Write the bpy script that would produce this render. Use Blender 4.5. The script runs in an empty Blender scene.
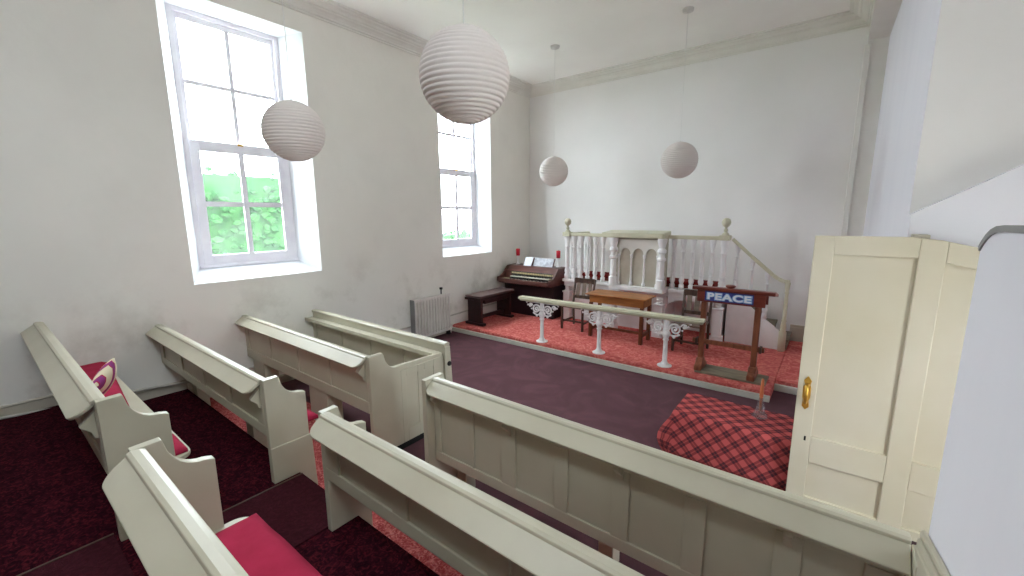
import bpy, bmesh, math, random
from mathutils import Vector, Matrix
random.seed(4)
sc = bpy.context.scene
COL = sc.collection
PI = math.pi

# ------------------------------------------------------------------ helpers
def BM(): return bmesh.new()

def box(bm, x0, x1, y0, y1, z0, z1):
    v = [bm.verts.new(p) for p in ((x0,y0,z0),(x1,y0,z0),(x1,y1,z0),(x0,y1,z0),(x0,y0,z1),(x1,y0,z1),(x1,y1,z1),(x0,y1,z1))]
    for f in ((0,3,2,1),(4,5,6,7),(0,1,5,4),(1,2,6,5),(2,3,7,6),(3,0,4,7)):
        bm.faces.new([v[i] for i in f])

def obox(bm, p0, p1, w, h, up=(0,0,1)):
    """a bar of section w x h from p0 to p1"""
    p0, p1 = Vector(p0), Vector(p1)
    d = (p1-p0).normalized(); u = Vector(up)
    s = d.cross(u)
    if s.length < 1e-4: s = d.cross(Vector((1,0,0)))
    s.normalize(); u = s.cross(d).normalized()
    vs = []
    for p in (p0, p1):
        for a, b in ((-1,-1),(1,-1),(1,1),(-1,1)):
            vs.append(bm.verts.new(p + s*(a*w/2) + u*(b*h/2)))
    for f in ((3,2,1,0),(4,5,6,7),(0,1,5,4),(1,2,6,5),(2,3,7,6),(3,0,4,7)):
        bm.faces.new([vs[i] for i in f])

def prism(bm, pts, axis, a0, a1):
    """polygon pts extruded along an axis. axis x: pts=(y,z); y: pts=(x,z); z: pts=(x,y)"""
    def P(p, a):
        return {'x': (a, p[0], p[1]), 'y': (p[0], a, p[1]), 'z': (p[0], p[1], a)}[axis]
    A = [bm.verts.new(P(p, a0)) for p in pts]
    B = [bm.verts.new(P(p, a1)) for p in pts]
    n = len(pts)
    bm.faces.new(A[::-1]); bm.faces.new(B)
    for i in range(n):
        j = (i+1) % n
        bm.faces.new((A[i], A[j], B[j], B[i]))

def lathe(bm, prof, c, seg=16, sx=1.0, sy=1.0):
    rings = []
    for r, z in prof:
        if r < 1e-5: rings.append([bm.verts.new((c[0], c[1], c[2]+z))])
        else: rings.append([bm.verts.new((c[0]+sx*r*math.cos(2*PI*k/seg), c[1]+sy*r*math.sin(2*PI*k/seg), c[2]+z)) for k in range(seg)])
    for a, b in zip(rings, rings[1:]):
        for k in range(seg):
            l = (k+1) % seg
            if len(a) == 1 and len(b) == 1: continue
            if len(a) == 1: bm.faces.new((a[0], b[l], b[k]))
            elif len(b) == 1: bm.faces.new((a[k], a[l], b[0]))
            else: bm.faces.new((a[k], a[l], b[l], b[k]))
    if len(rings[0]) > 1: bm.faces.new(rings[0][::-1])
    if len(rings[-1]) > 1: bm.faces.new(rings[-1])

def tube(bm, pts, r, seg=8, cap=True):
    pts = [Vector(p) for p in pts]; n = len(pts)
    rs = r if isinstance(r, (list, tuple)) else [r]*n
    rings = []; last = None
    for i, p in enumerate(pts):
        d = (pts[min(i+1, n-1)] - pts[max(i-1, 0)]).normalized()
        if last is None:
            s = d.cross(Vector((0,0,1)))
            if s.length < 1e-3: s = d.cross(Vector((0,1,0)))
        else:
            s = last - d*last.dot(d)
        s.normalize(); last = s; u = d.cross(s)
        rings.append([bm.verts.new(p + (s*math.cos(2*PI*k/seg) + u*math.sin(2*PI*k/seg))*rs[i]) for k in range(seg)])
    for a, b in zip(rings, rings[1:]):
        for k in range(seg):
            l = (k+1) % seg
            bm.faces.new((a[k], a[l], b[l], b[k]))
    if cap:
        bm.faces.new(rings[0][::-1]); bm.faces.new(rings[-1])

def wloc(o):
    v = Vector((0,0,0))
    while o is not None:
        v += o.location; o = o.parent
    return v

def obj(name, bm, m, parent=None, bevel=0.0, smooth=False, seg=2, origin=None):
    bmesh.ops.recalc_face_normals(bm, faces=bm.faces[:])
    off = wloc(parent) if parent else Vector(origin or (0,0,0))
    if origin and parent: off = Vector(origin)
    bmesh.ops.translate(bm, verts=bm.verts[:], vec=-off)
    me = bpy.data.meshes.new(name); bm.to_mesh(me); bm.free()
    for mm in (m if isinstance(m, (list, tuple)) else [m]): me.materials.append(mm)
    if smooth:
        for p in me.polygons: p.use_smooth = True
    o = bpy.data.objects.new(name, me); COL.objects.link(o)
    if parent:
        o.parent = parent
        o.location = off - wloc(parent)
    else:
        o.location = off
    if bevel:
        b = o.modifiers.new('bevel', 'BEVEL'); b.width = bevel; b.segments = seg
        b.limit_method = 'ANGLE'; b.angle_limit = math.radians(35); b.harden_normals = False
    return o

def thing(name, label, cat, loc, group=None):
    o = bpy.data.objects.new(name, None); COL.objects.link(o)
    o.empty_display_size = 0.1
    o.location = loc; o['label'] = label; o['category'] = cat
    if group: o['group'] = group
    return o

def tag(o, label, cat, group=None):
    o['label'] = label; o['category'] = cat
    if group: o['group'] = group
    return o

def struct(name, bm, m, parent=None, **k):
    o = obj(name, bm, m, parent, **k)
    if parent is None: o['kind'] = 'structure'
    return o

def copy_tree(o, loc=None, label=None, parent=None):
    c = o.copy(); COL.objects.link(c)
    if parent: c.parent = parent
    if loc is not None: c.location = loc
    if label: c['label'] = label
    for ch in list(o.children): copy_tree(ch, parent=c)
    return c

# ------------------------------------------------------------------ materials
def s2l(c):
    return tuple(((x/255)/12.92 if x/255 <= .04045 else ((x/255+.055)/1.055)**2.4) for x in c) + (1.0,)

def mat(name, a, b=None, scale=8.0, rough=0.6, detail=4.0, stretch=None, bump=0.0, bscale=None, spec=0.4, metal=0.0, lo=0.35, hi=0.65, coat=0.0):
    m = bpy.data.materials.new(name); m.use_nodes = True
    nt = m.node_tree; N = nt.nodes; L = nt.links
    p = N['Principled BSDF']
    p.inputs['Roughness'].default_value = rough
    p.inputs['Metallic'].default_value = metal
    p.inputs['Specular IOR Level'].default_value = spec
    if coat: p.inputs['Coat Weight'].default_value = coat
    tc = N.new('ShaderNodeTexCoord'); mp = N.new('ShaderNodeMapping')
    L.new(tc.outputs['Object'], mp.inputs['Vector'])
    if stretch: mp.inputs['Scale'].default_value = stretch
    if b is None: b = tuple(max(0, x-8) for x in a)
    nz = N.new('ShaderNodeTexNoise'); nz.inputs['Scale'].default_value = scale; nz.inputs['Detail'].default_value = detail
    L.new(mp.outputs[0], nz.inputs['Vector'])
    cr = N.new('ShaderNodeValToRGB')
    cr.color_ramp.elements[0].position = lo; cr.color_ramp.elements[1].position = hi
    cr.color_ramp.elements[0].color = s2l(a); cr.color_ramp.elements[1].color = s2l(b)
    L.new(nz.outputs['Fac'], cr.inputs['Fac'])
    L.new(cr.outputs['Color'], p.inputs['Base Color'])
    if bump:
        n2 = N.new('ShaderNodeTexNoise'); n2.inputs['Scale'].default_value = bscale or scale*6; n2.inputs['Detail'].default_value = 5
        L.new(mp.outputs[0], n2.inputs['Vector'])
        bp = N.new('ShaderNodeBump'); bp.inputs['Strength'].default_value = bump; bp.inputs['Distance'].default_value = .01
        L.new(n2.outputs['Fac'], bp.inputs['Height']); L.new(bp.outputs[0], p.inputs['Normal'])
    return m

def plaster(name, a, b, stain, amount=.5):
    """limewashed plaster: broad tone drift and blotchy damp stains"""
    m = mat(name, a, b, scale=.7, rough=.92, spec=.15, bump=.25, bscale=9)
    nt = m.node_tree; N = nt.nodes; L = nt.links; p = N['Principled BSDF']
    base = p.inputs['Base Color'].links[0].from_socket
    tc = [n for n in N if n.type == 'TEX_COORD'][0]
    nz = N.new('ShaderNodeTexNoise'); nz.inputs['Scale'].default_value = 1.6; nz.inputs['Detail'].default_value = 9; nz.inputs['Roughness'].default_value = .65
    L.new(tc.outputs['Object'], nz.inputs['Vector'])
    cr = N.new('ShaderNodeValToRGB'); cr.color_ramp.elements[0].position = .50; cr.color_ramp.elements[1].position = .72
    L.new(nz.outputs['Fac'], cr.inputs['Fac'])
    sx = N.new('ShaderNodeSeparateXYZ'); L.new(tc.outputs['Object'], sx.inputs[0])
    mr = N.new('ShaderNodeMapRange'); mr.inputs['From Min'].default_value = .5; mr.inputs['From Max'].default_value = 1.7
    mr.inputs['To Min'].default_value = amount; mr.inputs['To Max'].default_value = amount*.08
    L.new(sx.outputs['Z'], mr.inputs['Value'])
    mu = N.new('ShaderNodeMath'); mu.operation = 'MULTIPLY'; L.new(cr.outputs['Color'], mu.inputs[0]); L.new(mr.outputs[0], mu.inputs[1])
    mx = N.new('ShaderNodeMix'); mx.data_type = 'RGBA'
    L.new(mu.outputs[0], mx.inputs['Factor']); L.new(base, mx.inputs['A']); mx.inputs['B'].default_value = s2l(stain)
    L.new(mx.outputs['Result'], p.inputs['Base Color'])
    return m

def carpet(name, dark, mid, light, scale=9.0, rough=1.0):
    m = bpy.data.materials.new(name); m.use_nodes = True
    nt = m.node_tree; N = nt.nodes; L = nt.links; p = N['Principled BSDF']
    p.inputs['Roughness'].default_value = rough; p.inputs['Specular IOR Level'].default_value = .05
    tc = N.new('ShaderNodeTexCoord')
    nz = N.new('ShaderNodeTexNoise'); nz.inputs['Scale'].default_value = scale; nz.inputs['Detail'].default_value = 3; nz.inputs['Distortion'].default_value = 2.2
    L.new(tc.outputs['Object'], nz.inputs['Vector'])
    cr = N.new('ShaderNodeValToRGB'); e = cr.color_ramp.elements
    e[0].position = .36; e[0].color = s2l(dark); e[1].position = .66; e[1].color = s2l(light)
    k = e.new(.5); k.color = s2l(mid)
    L.new(nz.outputs['Fac'], cr.inputs['Fac'])
    n2 = N.new('ShaderNodeTexNoise'); n2.inputs['Scale'].default_value = 160; n2.inputs['Detail'].default_value = 2
    L.new(tc.outputs['Object'], n2.inputs['Vector'])
    mx = N.new('ShaderNodeMix'); mx.data_type = 'RGBA'; mx.blend_type = 'OVERLAY'; mx.inputs['Factor'].default_value = .35
    L.new(cr.outputs['Color'], mx.inputs['A']); L.new(n2.outputs['Color'], mx.inputs['B'])
    hs = N.new('ShaderNodeHueSaturation'); hs.inputs['Saturation'].default_value = 1.0
    L.new(mx.outputs['Result'], hs.inputs['Color']); L.new(hs.outputs[0], p.inputs['Base Color'])
    bp = N.new('ShaderNodeBump'); bp.inputs['Strength'].default_value = .5; bp.inputs['Distance'].default_value = .006
    L.new(n2.outputs['Fac'], bp.inputs['Height']); L.new(bp.outputs[0], p.inputs['Normal'])
    return m

M = {}
M['wall']    = plaster('limewash', (236,233,226), (229,226,219), (150,140,122), .6)
M['farwall'] = plaster('limewash_far', (242,240,238), (236,234,232), (190,182,168), .25)
M['lilac']   = mat('smooth_white_paint', (234,233,239), (230,229,236), scale=1.2, rough=.7, spec=.2, stretch=(2,2,.5))
M['ceiling'] = mat('ceiling_paint', (249,248,244), (244,242,238), scale=.8, rough=.95, spec=.1)
M['cornice'] = mat('cornice_paint', (232,230,224), (227,224,217), scale=3, rough=.8, spec=.2)
M['reveal']  = mat('window_reveal_paint', (236,238,242), (228,231,236), scale=3, rough=.7, spec=.2)
M['sash']    = mat('sash_paint', (244,242,248), (236,233,242), scale=5, rough=.5)
M['pew']     = mat('cream_gloss_paint', (192,187,168), (183,177,157), scale=2.2, rough=.38, spec=.45, bump=.03, bscale=30)
M['door']    = mat('door_cream_paint', (212,204,184), (204,195,170), scale=1.5, rough=.55, spec=.3)
M['white']   = mat('white_gloss_paint', (238,236,236), (228,226,226), scale=4, rough=.45)
M['ivory']   = mat('ivory_rail_paint', (206,202,178), (196,192,166), scale=4, rough=.45)
M['rad']     = mat('radiator_paint', (226,220,216), (212,206,202), scale=4, rough=.5)
M['grey']    = mat('grey_paint', (150,150,150), (138,138,136), scale=4, rough=.6)
M['dark']    = mat('black_plinth_paint', (30,28,28), (22,20,20), scale=4, rough=.8)
M['tier']    = carpet('patterned_red_carpet', (34,8,17), (48,11,22), (80,24,32), 24)
M['tierlit'] = carpet('lit_red_carpet', (150,60,62), (176,86,84), (208,128,122), 26)  # lit copy of the tier carpet, window light put into its colour
M['plat']    = carpet('salmon_red_carpet', (184,86,82), (200,104,98), (216,134,124), 9)
M['mat']     = carpet('plain_maroon_carpet', (54,22,29), (60,25,33), (68,29,37), 20)
M['floor']   = carpet('plum_carpet', (92,66,71), (96,68,74), (106,73,80), 1.6)
M['cushion'] = mat('crimson_velvet', (172,46,76), (154,38,64), scale=5, rough=.95, spec=.1, bump=.2, bscale=60)
M['pulpitred'] = mat('red_upholstery', (130,44,40), (110,34,32), scale=8, rough=.9, spec=.1)
M['pillow']  = None
M['mahog']   = mat('mahogany', (126,54,40), (98,36,28), scale=3, stretch=(1,6,6), rough=.35, spec=.5)
M['legwood'] = mat('turned_oak', (142,84,58), (112,62,42), scale=4, stretch=(6,6,1), rough=.45)
M['oak']     = mat('honey_oak', (172,112,56), (140,86,38), scale=3, stretch=(1,6,6), rough=.4)
M['oakdk']   = mat('brown_oak', (120,72,42), (96,54,30), scale=3, stretch=(6,6,1), rough=.45)
M['chair']   = mat('dark_chair_wood', (84,62,50), (60,42,34), scale=4, stretch=(5,5,1), rough=.5)
M['chairseat'] = mat('worn_seat_wood', (128,112,98), (108,92,80), scale=4, stretch=(1,5,5), rough=.5)
M['organ']   = mat('organ_walnut', (104,64,56), (82,46,42), scale=3, stretch=(1,6,6), rough=.35, spec=.5)
M['organdk'] = mat('organ_kneeboard', (46,20,26), (34,14,20), scale=3, rough=.5)
M['bench']   = mat('bench_wood', (52,26,26), (38,18,20), scale=4, stretch=(5,1,5), rough=.4)
M['leather'] = mat('bench_leather', (104,84,82), (86,66,66), scale=9, rough=.5)
M['keyw']    = mat('ivory_keys', (226,222,206), (212,206,190), scale=30, rough=.3)
M['keyb']    = mat('ebony_keys', (22,22,24), (14,14,16), scale=30, rough=.3)
M['tabs']    = mat('stop_tabs', (206,190,140), (190,176,150), scale=30, rough=.4)
M['board']   = mat('dusty_plank', (140,132,112), (116,106,90), scale=5, stretch=(1,6,6), rough=.8)
M['brass']   = mat('brass', (222,178,84), (200,152,60), scale=12, rough=.32, metal=.75)
M['candle']  = mat('red_wax', (206,30,52), (190,22,44), scale=9, rough=.5)
M['amber']   = mat('amber_wax', (214,128,84), (200,110,70), scale=9, rough=.5)
M['cord']    = mat('lamp_cord', (232,231,229), (226,225,223), scale=9, rough=.6)
M['rose']    = mat('ceiling_rose_plastic', (224,222,220), (214,212,210), scale=9, rough=.5)
M['signblue'] = mat('blue_sign', (58,66,138), (48,56,124), scale=9, rough=.7)
M['signpale'] = mat('pale_blue_outline', (150,186,226), (140,176,218), scale=9, rough=.7)
M['signwhite'] = mat('white_lettering', (232,236,240), (224,228,234), scale=9, rough=.7)
M['paper']   = None
M['bark']    = mat('bark', (96,80,62), (70,58,44), scale=6, rough=.9)
M['kerb']    = mat('kerb_paint', (206,206,196), (192,192,180), scale=3, rough=.6)
M['gravel']  = mat('bounce_gravel', (226,222,212), (200,196,186), scale=14, rough=1.0)
M['lawn']    = mat('lawn', (96,146,70), (76,122,56), scale=6, rough=1.0)
M['pipe']    = mat('pipe_paint', (198,194,186), (182,178,168), scale=6, rough=.5)
M['skirt']   = mat('skirting_paint', (196,190,176), (176,168,152), scale=3, rough=.6)
M['sheet']   = mat('music_sheets', (210,214,220), (170,172,182), scale=14, rough=.7)

def paper_mat():
    m = bpy.data.materials.new('rice_paper'); m.use_nodes = True
    nt = m.node_tree; N = nt.nodes; L = nt.links
    for n in list(N): N.remove(n)
    out = N.new('ShaderNodeOutputMaterial'); d = N.new('ShaderNodeBsdfDiffuse'); t = N.new('ShaderNodeBsdfTranslucent'); mx = N.new('ShaderNodeMixShader')
    tc = N.new('ShaderNodeTexCoord'); nz = N.new('ShaderNodeTexNoise'); nz.inputs['Scale'].default_value = 6; nz.inputs['Detail'].default_value = 5
    L.new(tc.outputs['Object'], nz.inputs['Vector'])
    cr = N.new('ShaderNodeValToRGB'); cr.color_ramp.elements[0].color = s2l((236,230,226)); cr.color_ramp.elements[1].color = s2l((226,218,214))
    L.new(nz.outputs['Fac'], cr.inputs['Fac'])
    for s in (d, t): L.new(cr.outputs['Color'], s.inputs['Color'])
    mx.inputs['Fac'].default_value = .3
    L.new(d.outputs[0], mx.inputs[1]); L.new(t.outputs[0], mx.inputs[2]); L.new(mx.outputs[0], out.inputs['Surface'])
    return m
M['paper'] = paper_mat()

def glass_mat(name, haze=0.0, tint=(1,1,1,1)):
    m = bpy.data.materials.new(name); m.use_nodes = True
    nt = m.node_tree; N = nt.nodes; L = nt.links
    for n in list(N): N.remove(n)
    out = N.new('ShaderNodeOutputMaterial'); tr = N.new('ShaderNodeBsdfTransparent'); gl = N.new('ShaderNodeBsdfGlossy'); mx = N.new('ShaderNodeMixShader')
    tr.inputs['Color'].default_value = tint; gl.inputs['Roughness'].default_value = .02; mx.inputs['Fac'].default_value = .05
    L.new(tr.outputs[0], mx.inputs[1]); L.new(gl.outputs[0], mx.inputs[2])
    last = mx.outputs[0]
    if haze:   # grime and bloom on the old panes
        tc = N.new('ShaderNodeTexCoord'); nz = N.new('ShaderNodeTexNoise'); nz.inputs['Scale'].default_value = 3.2; nz.inputs['Detail'].default_value = 6
        L.new(tc.outputs['Object'], nz.inputs['Vector'])
        mr = N.new('ShaderNodeMapRange'); mr.inputs['From Min'].default_value = .35; mr.inputs['From Max'].default_value = .75
        mr.inputs['To Min'].default_value = haze*.3; mr.inputs['To Max'].default_value = haze
        L.new(nz.outputs['Fac'], mr.inputs['Value'])
        tl = N.new('ShaderNodeBsdfTranslucent'); tl.inputs['Color'].default_value = (.9,.92,.92,1)
        m2 = N.new('ShaderNodeMixShader'); L.new(mr.outputs[0], m2.inputs['Fac']); L.new(last, m2.inputs[1]); L.new(tl.outputs[0], m2.inputs[2]); last = m2.outputs[0]
    L.new(last, out.inputs['Surface'])
    return m
M['pane'] = glass_mat('window_glass')
M['panehaze'] = glass_mat('hazy_window_glass', .05)
M['clearglass'] = glass_mat('clear_glass', .25, (.9,.92,.93,1))

def tartan_mat():
    m = bpy.data.materials.new('red_tartan'); m.use_nodes = True
    nt = m.node_tree; N = nt.nodes; L = nt.links; p = N['Principled BSDF']
    p.inputs['Roughness'].default_value = .95; p.inputs['Specular IOR Level'].default_value = .08
    uv = N.new('ShaderNodeUVMap'); sx = N.new('ShaderNodeSeparateXYZ'); L.new(uv.outputs[0], sx.inputs[0])
    def stripes(sock):
        a = N.new('ShaderNodeMath'); a.operation = 'MULTIPLY'; a.inputs[1].default_value = 1/0.10; L.new(sock, a.inputs[0])
        f = N.new('ShaderNodeMath'); f.operation = 'FRACT'; L.new(a.outputs[0], f.inputs[0])
        r = N.new('ShaderNodeValToRGB'); r.color_ramp.interpolation = 'CONSTANT'; e = r.color_ramp.elements
        e[0].position = 0; e[0].color = (0,0,0,1); e[1].position = .36; e[1].color = (1,1,1,1)
        for pos, v in ((.56,.5),(.66,1),(.84,0)):
            q = e.new(pos); q.color = (v,v,v,1)
        L.new(f.outputs[0], r.inputs['Fac']); return r.outputs['Color']
    u, v = stripes(sx.outputs['X']), stripes(sx.outputs['Y'])
    ad = N.new('ShaderNodeMath'); ad.operation = 'ADD'; L.new(u, ad.inputs[0]); L.new(v, ad.inputs[1])
    hf = N.new('ShaderNodeMath'); hf.operation = 'MULTIPLY'; hf.inputs[1].default_value = .5; L.new(ad.outputs[0], hf.inputs[0])
    r = N.new('ShaderNodeValToRGB'); e = r.color_ramp.elements
    e[0].position = 0; e[0].color = s2l((188,88,86)); e[1].position = 1; e[1].color = s2l((78,46,52))
    q = e.new(.5); q.color = s2l((136,62,64))
    L.new(hf.outputs[0], r.inputs['Fac']); L.new(r.outputs['Color'], p.inputs['Base Color'])
    return m
M['tartan'] = tartan_mat()

def pillow_mat():
    m = bpy.data.materials.new('printed_pillow'); m.use_nodes = True
    nt = m.node_tree; N = nt.nodes; L = nt.links; p = N['Principled BSDF']; p.inputs['Roughness'].default_value = .9
    tc = N.new('ShaderNodeTexCoord'); w = N.new('ShaderNodeTexWave'); w.inputs['Scale'].default_value = 3.4; w.inputs['Distortion'].default_value = 6; w.inputs['Detail'].default_value = 1
    L.new(tc.outputs['Object'], w.inputs['Vector'])
    r = N.new('ShaderNodeValToRGB'); r.color_ramp.interpolation = 'CONSTANT'; e = r.color_ramp.elements
    e[0].color = s2l((226,214,186)); e[1].position = .8; e[1].color = s2l((150,60,130))
    q = e.new(.62); q.color = s2l((180,44,84))
    L.new(w.outputs['Fac'], r.inputs['Fac']); L.new(r.outputs['Color'], p.inputs['Base Color'])
    return m
M['pillow'] = pillow_mat()

def foliage_mat():
    m = mat('hedge_leaves', (40,86,36), (26,64,32), scale=5, rough=.8, spec=.2)
    return m
M['leaf'] = foliage_mat()

# ------------------------------------------------------------------ setting
XL, YF, ZC = -5.73, 8.15, 4.97
XR, YB = 1.75, -3.4

def lerp(a, b, t): return a + (b-a)*t

# floors: the main floor and the tiers the pews stand on
b = BM(); box(b, -6.1, XR, YB, 8.4, -.12, 0); struct('floor', b, M['floor'])
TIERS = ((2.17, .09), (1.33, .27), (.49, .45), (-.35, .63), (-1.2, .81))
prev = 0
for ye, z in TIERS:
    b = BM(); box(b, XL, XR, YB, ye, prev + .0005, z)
    struct('floor_tier', b, M['tierlit'] if z < .1 else M['tier'], bevel=.008); prev = z

# ceiling
# (unseen opening added behind the camera for downward daylight on the book rests)
ADDED_GAP = (-3.0, -1.6, -1.1, -.4)
b = BM()
box(b, -6.1, ADDED_GAP[0], YB-.1, 8.45, ZC, ZC+.1); box(b, ADDED_GAP[1], XR+.1, YB-.1, 8.45, ZC, ZC+.1)
box(b, ADDED_GAP[0], ADDED_GAP[1], YB-.1, ADDED_GAP[2], ZC, ZC+.1); box(b, ADDED_GAP[0], ADDED_GAP[1], ADDED_GAP[3], 8.45, ZC, ZC+.1)
bmesh.ops.remove_doubles(b, verts=b.verts[:], dist=1e-4)
struct('ceiling', b, M['ceiling'])

# window wall with two splayed openings
WIN = [dict(y0=1.527, y1=3.035, i0=1.687, i1=2.853), dict(y0=5.36, y1=6.765, i0=5.51, i1=6.61)]
ZO0, ZO1, ZI0, ZI1, DX = 1.447, 4.55, 1.60, 4.505, .30
def wall_with_openings(bm, x, ops, z0, z1, y0, y1):
    def q(a, b_, c, d):
        if b_-a > 1e-5 and d-c > 1e-5:
            bm.faces.new([bm.verts.new(p) for p in ((x,a,c),(x,b_,c),(x,b_,d),(x,a,d))])
    y = y0
    for o in ops:
        q(y, o[0], z0, z1); q(o[0], o[1], z0, o[2]); q(o[0], o[1], o[3], z1); y = o[1]
    q(y, y1, z0, z1)
b = BM()
wall_with_openings(b, XL, [(w['y0'], w['y1'], ZO0, ZO1) for w in WIN], -.1, 5.05, YB, YF)
wall_with_openings(b, XL-DX-.08, [(w['i0'], w['i1'], ZI0, ZI1) for w in WIN], -.1, 5.05, YB, YF)
for (y, ) in ((YB,), (YF,)):
    b.faces.new([b.verts.new(p) for p in ((XL,y,-.1),(XL-DX-.08,y,-.1),(XL-DX-.08,y,5.05),(XL,y,5.05))])
wl = obj('wall_left', b, M['wall']); wl['kind'] = 'structure'
for w in WIN:
    b = BM()
    A = [(XL,w['y0'],ZO0),(XL,w['y1'],ZO0),(XL,w['y1'],ZO1),(XL,w['y0'],ZO1)]
    B = [(XL-DX,w['i0'],ZI0),(XL-DX,w['i1'],ZI0),(XL-DX,w['i1'],ZI1),(XL-DX,w['i0'],ZI1)]
    Cc = [(XL-DX-.08,)+p[1:] for p in B]
    for P, Q in ((A,B),(B,Cc)):
        for i in range(4):
            j = (i+1) % 4
            b.faces.new([b.verts.new(p) for p in (P[i],P[j],Q[j],Q[i])])
    obj('window_reveal', b, M['reveal'], wl)

# sash windows
for n, w in enumerate(WIN, 1):
    y0, y1 = w['i0'], w['i1']; ym = (y0+y1)/2; x = XL-DX
    b = BM()
    xf = x-.06
    box(b, xf, x+.004, y0, y0+.05, ZI0, ZI1); box(b, xf, x+.004, y1-.05, y1, ZI0, ZI1)
    box(b, xf, x+.004, y0+.05, y1-.05, ZI1-.05, ZI1); box(b, xf, x+.03, y0+.0, y1-.0, ZI0, ZI0+.035)
    fr = struct('window_%d' % n, b, M['sash'], bevel=.004)
    zm = 3.06
    def sash(name, xa, xb, za, zb, bot, top, glass, s=.045, bw=.023):
        bb = BM()
        box(bb, xa, xb, y0+.05, y0+.05+s, za, zb); box(bb, xa, xb, y1-.05-s, y1-.05, za, zb)
        box(bb, xa, xb, y0+.05+s, y1-.05-s, za, za+bot); box(bb, xa, xb, y0+.05+s, y1-.05-s, zb-top, zb)
        so = obj(name, bb, M['sash'], fr, bevel=.004)
        bb = BM(); zc = (za+bot+zb-top)/2
        box(bb, xa+.004, xb-.004, ym-bw, ym+bw, za+bot, zb-top); box(bb, xa+.008, xb-.008, y0+.05+s, y1-.05-s, zc-bw, zc+bw)
        obj('glazing_bar', bb, M['sash'], so)
        bb = BM(); xm = (xa+xb)/2
        bb.faces.new([bb.verts.new(p) for p in ((xm,y0+.1,za+bot*.8),(xm,y1-.1,za+bot*.8),(xm,y1-.1,zb-top*.8),(xm,y0+.1,zb-top*.8))])
        obj('pane', bb, glass, so)
        return so
    sash('upper_sash', x-.055, x-.025, zm-.03, ZI1-.05, .05, .06, M['pane'])
    lo = sash('lower_sash', x-.022, x+.012, ZI0+.036, zm+.035, .11, .12, M['panehaze'], .095, .03)
    bb = BM(); box(bb, x+.012, x+.03, ym-.03, ym+.03, zm+.01, zm+.035); obj('sash_fastener', bb, M['brass'], lo, bevel=.003)

# far wall
b = BM(); box(b, XL-.35, XR, YF, YF+.3, -.1, 5.05); struct('wall_far', b, M['farwall'])
# back wall behind the camera, unseen; brown chosen to cut bounce onto the pew backs
def slab_y(b, y0, y1, ops, x0, x1, z0, z1):
    x = x0
    for a, c, za, zb in ops:
        box(b, x, a, y0, y1, z0, z1); box(b, a, c, y0, y1, z0, za); box(b, a, c, y0, y1, zb, z1); x = c
    box(b, x, x1, y0, y1, z0, z1)
BACKOPS = []
b = BM(); slab_y(b, YB-.3, YB, BACKOPS, XL-.35, XR+.1, -.1, 5.05); struct('wall_back', b, M['oakdk'])

# right side: lintel and jamb of the great opening, its boarded partition, the stair recess and the near partition
b = BM(); box(b, .09, .62, YB, 8.0, 4.56, 5.0); box(b, .09, .62, 8.0, YF, -.1, 5.0); struct('wall_right', b, M['cornice'], bevel=.006)
b = BM(); prism(b, [(.315,8.0),(.381,3.95),(.384,3.95),(.484,8.0)], 'z', -.1, 4.56); struct('wall_right_partition', b, M['lilac'])
b = BM(); box(b, .06, .125, 7.96, 8.02, 0, 4.5); struct('trim_5', b, M['cornice'], bevel=.008)
b = BM(); box(b, .3842, XR, 3.951, 4.15, -.1, 5.0); struct('wall_recess', b, M['farwall'])
b = BM(); prism(b, [(.376,-.05),(XR,-.05),(XR,3.05),(.376,2.19)], 'y', 3.78, 3.9505); struct('wall_stair', b, M['lilac'])
OUTOPS = [(-.4,.6,3.5,4.6), (2.15,2.6,.0,2.1)]   # unseen openings added for daylight: stair window; the entrance standing open
b = BM()
y = YB-.3
for a, c, za, zb in OUTOPS:
    box(b, XR, XR+.2, y, a, -.1, 5.05); box(b, XR, XR+.2, a, c, -.1, za); box(b, XR, XR+.2, a, c, zb, 5.05); y = c
box(b, XR, XR+.2, y, YF+.3, -.1, 5.05)
struct('wall_outer', b, M['farwall'])
# near partition with a rounded top corner and a grey capping
prof = [(YB, -.05), (1.90, -.05), (1.915, 2.085)]
arc = [(1.89,2.105),(1.86,2.122),(1.82,2.138),(1.77,2.148),(1.70,2.152)]
b = BM(); prism(b, prof + arc + [(YB, 2.152)], 'x', .36, .45); nearp = struct('wall_near', b, M['lilac'])
b = BM()
tp = [prof[-1]] + arc + [(1.2,2.156),(YB,2.156)]
for p, q in zip(tp, tp[1:]): obox(b, (.405,p[0],p[1]+.006), (.405,q[0],q[1]+.006), .10, .018)
obj('capping', b, M['grey'], nearp)

# cornices
prof = [(0,4.785),(.018,4.785),(.022,4.805),(.04,4.81),(.045,4.83),(.07,4.855),(.10,4.875),(.105,4.89),(.13,4.895),(.15,4.915),(.19,4.93),(.195,4.945),(.24,4.948),(.245,4.975),(0,4.975)]
def cornice(name, fn_a, fn_b):
    b = BM()
    A = [b.verts.new(fn_a(d, z)) for d, z in prof]; B = [b.verts.new(fn_b(d, z)) for d, z in prof]
    n = len(prof); b.faces.new(A[::-1]); b.faces.new(B)
    for i in range(n):
        j = (i+1) % n; b.faces.new((A[i],A[j],B[j],B[i]))
    struct(name, b, M['cornice'])
XRC = .09
cornice('trim_1', lambda d,z: (XL+d, YB, z), lambda d,z: (XL+d, YF-d, z))
cornice('trim_2', lambda d,z: (XL+d, YF-d, z), lambda d,z: (XRC-d, YF-d, z))
cornice('trim_3', lambda d,z: (XRC-d, YF-d, z), lambda d,z: (XRC-d, YB, z))

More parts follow.
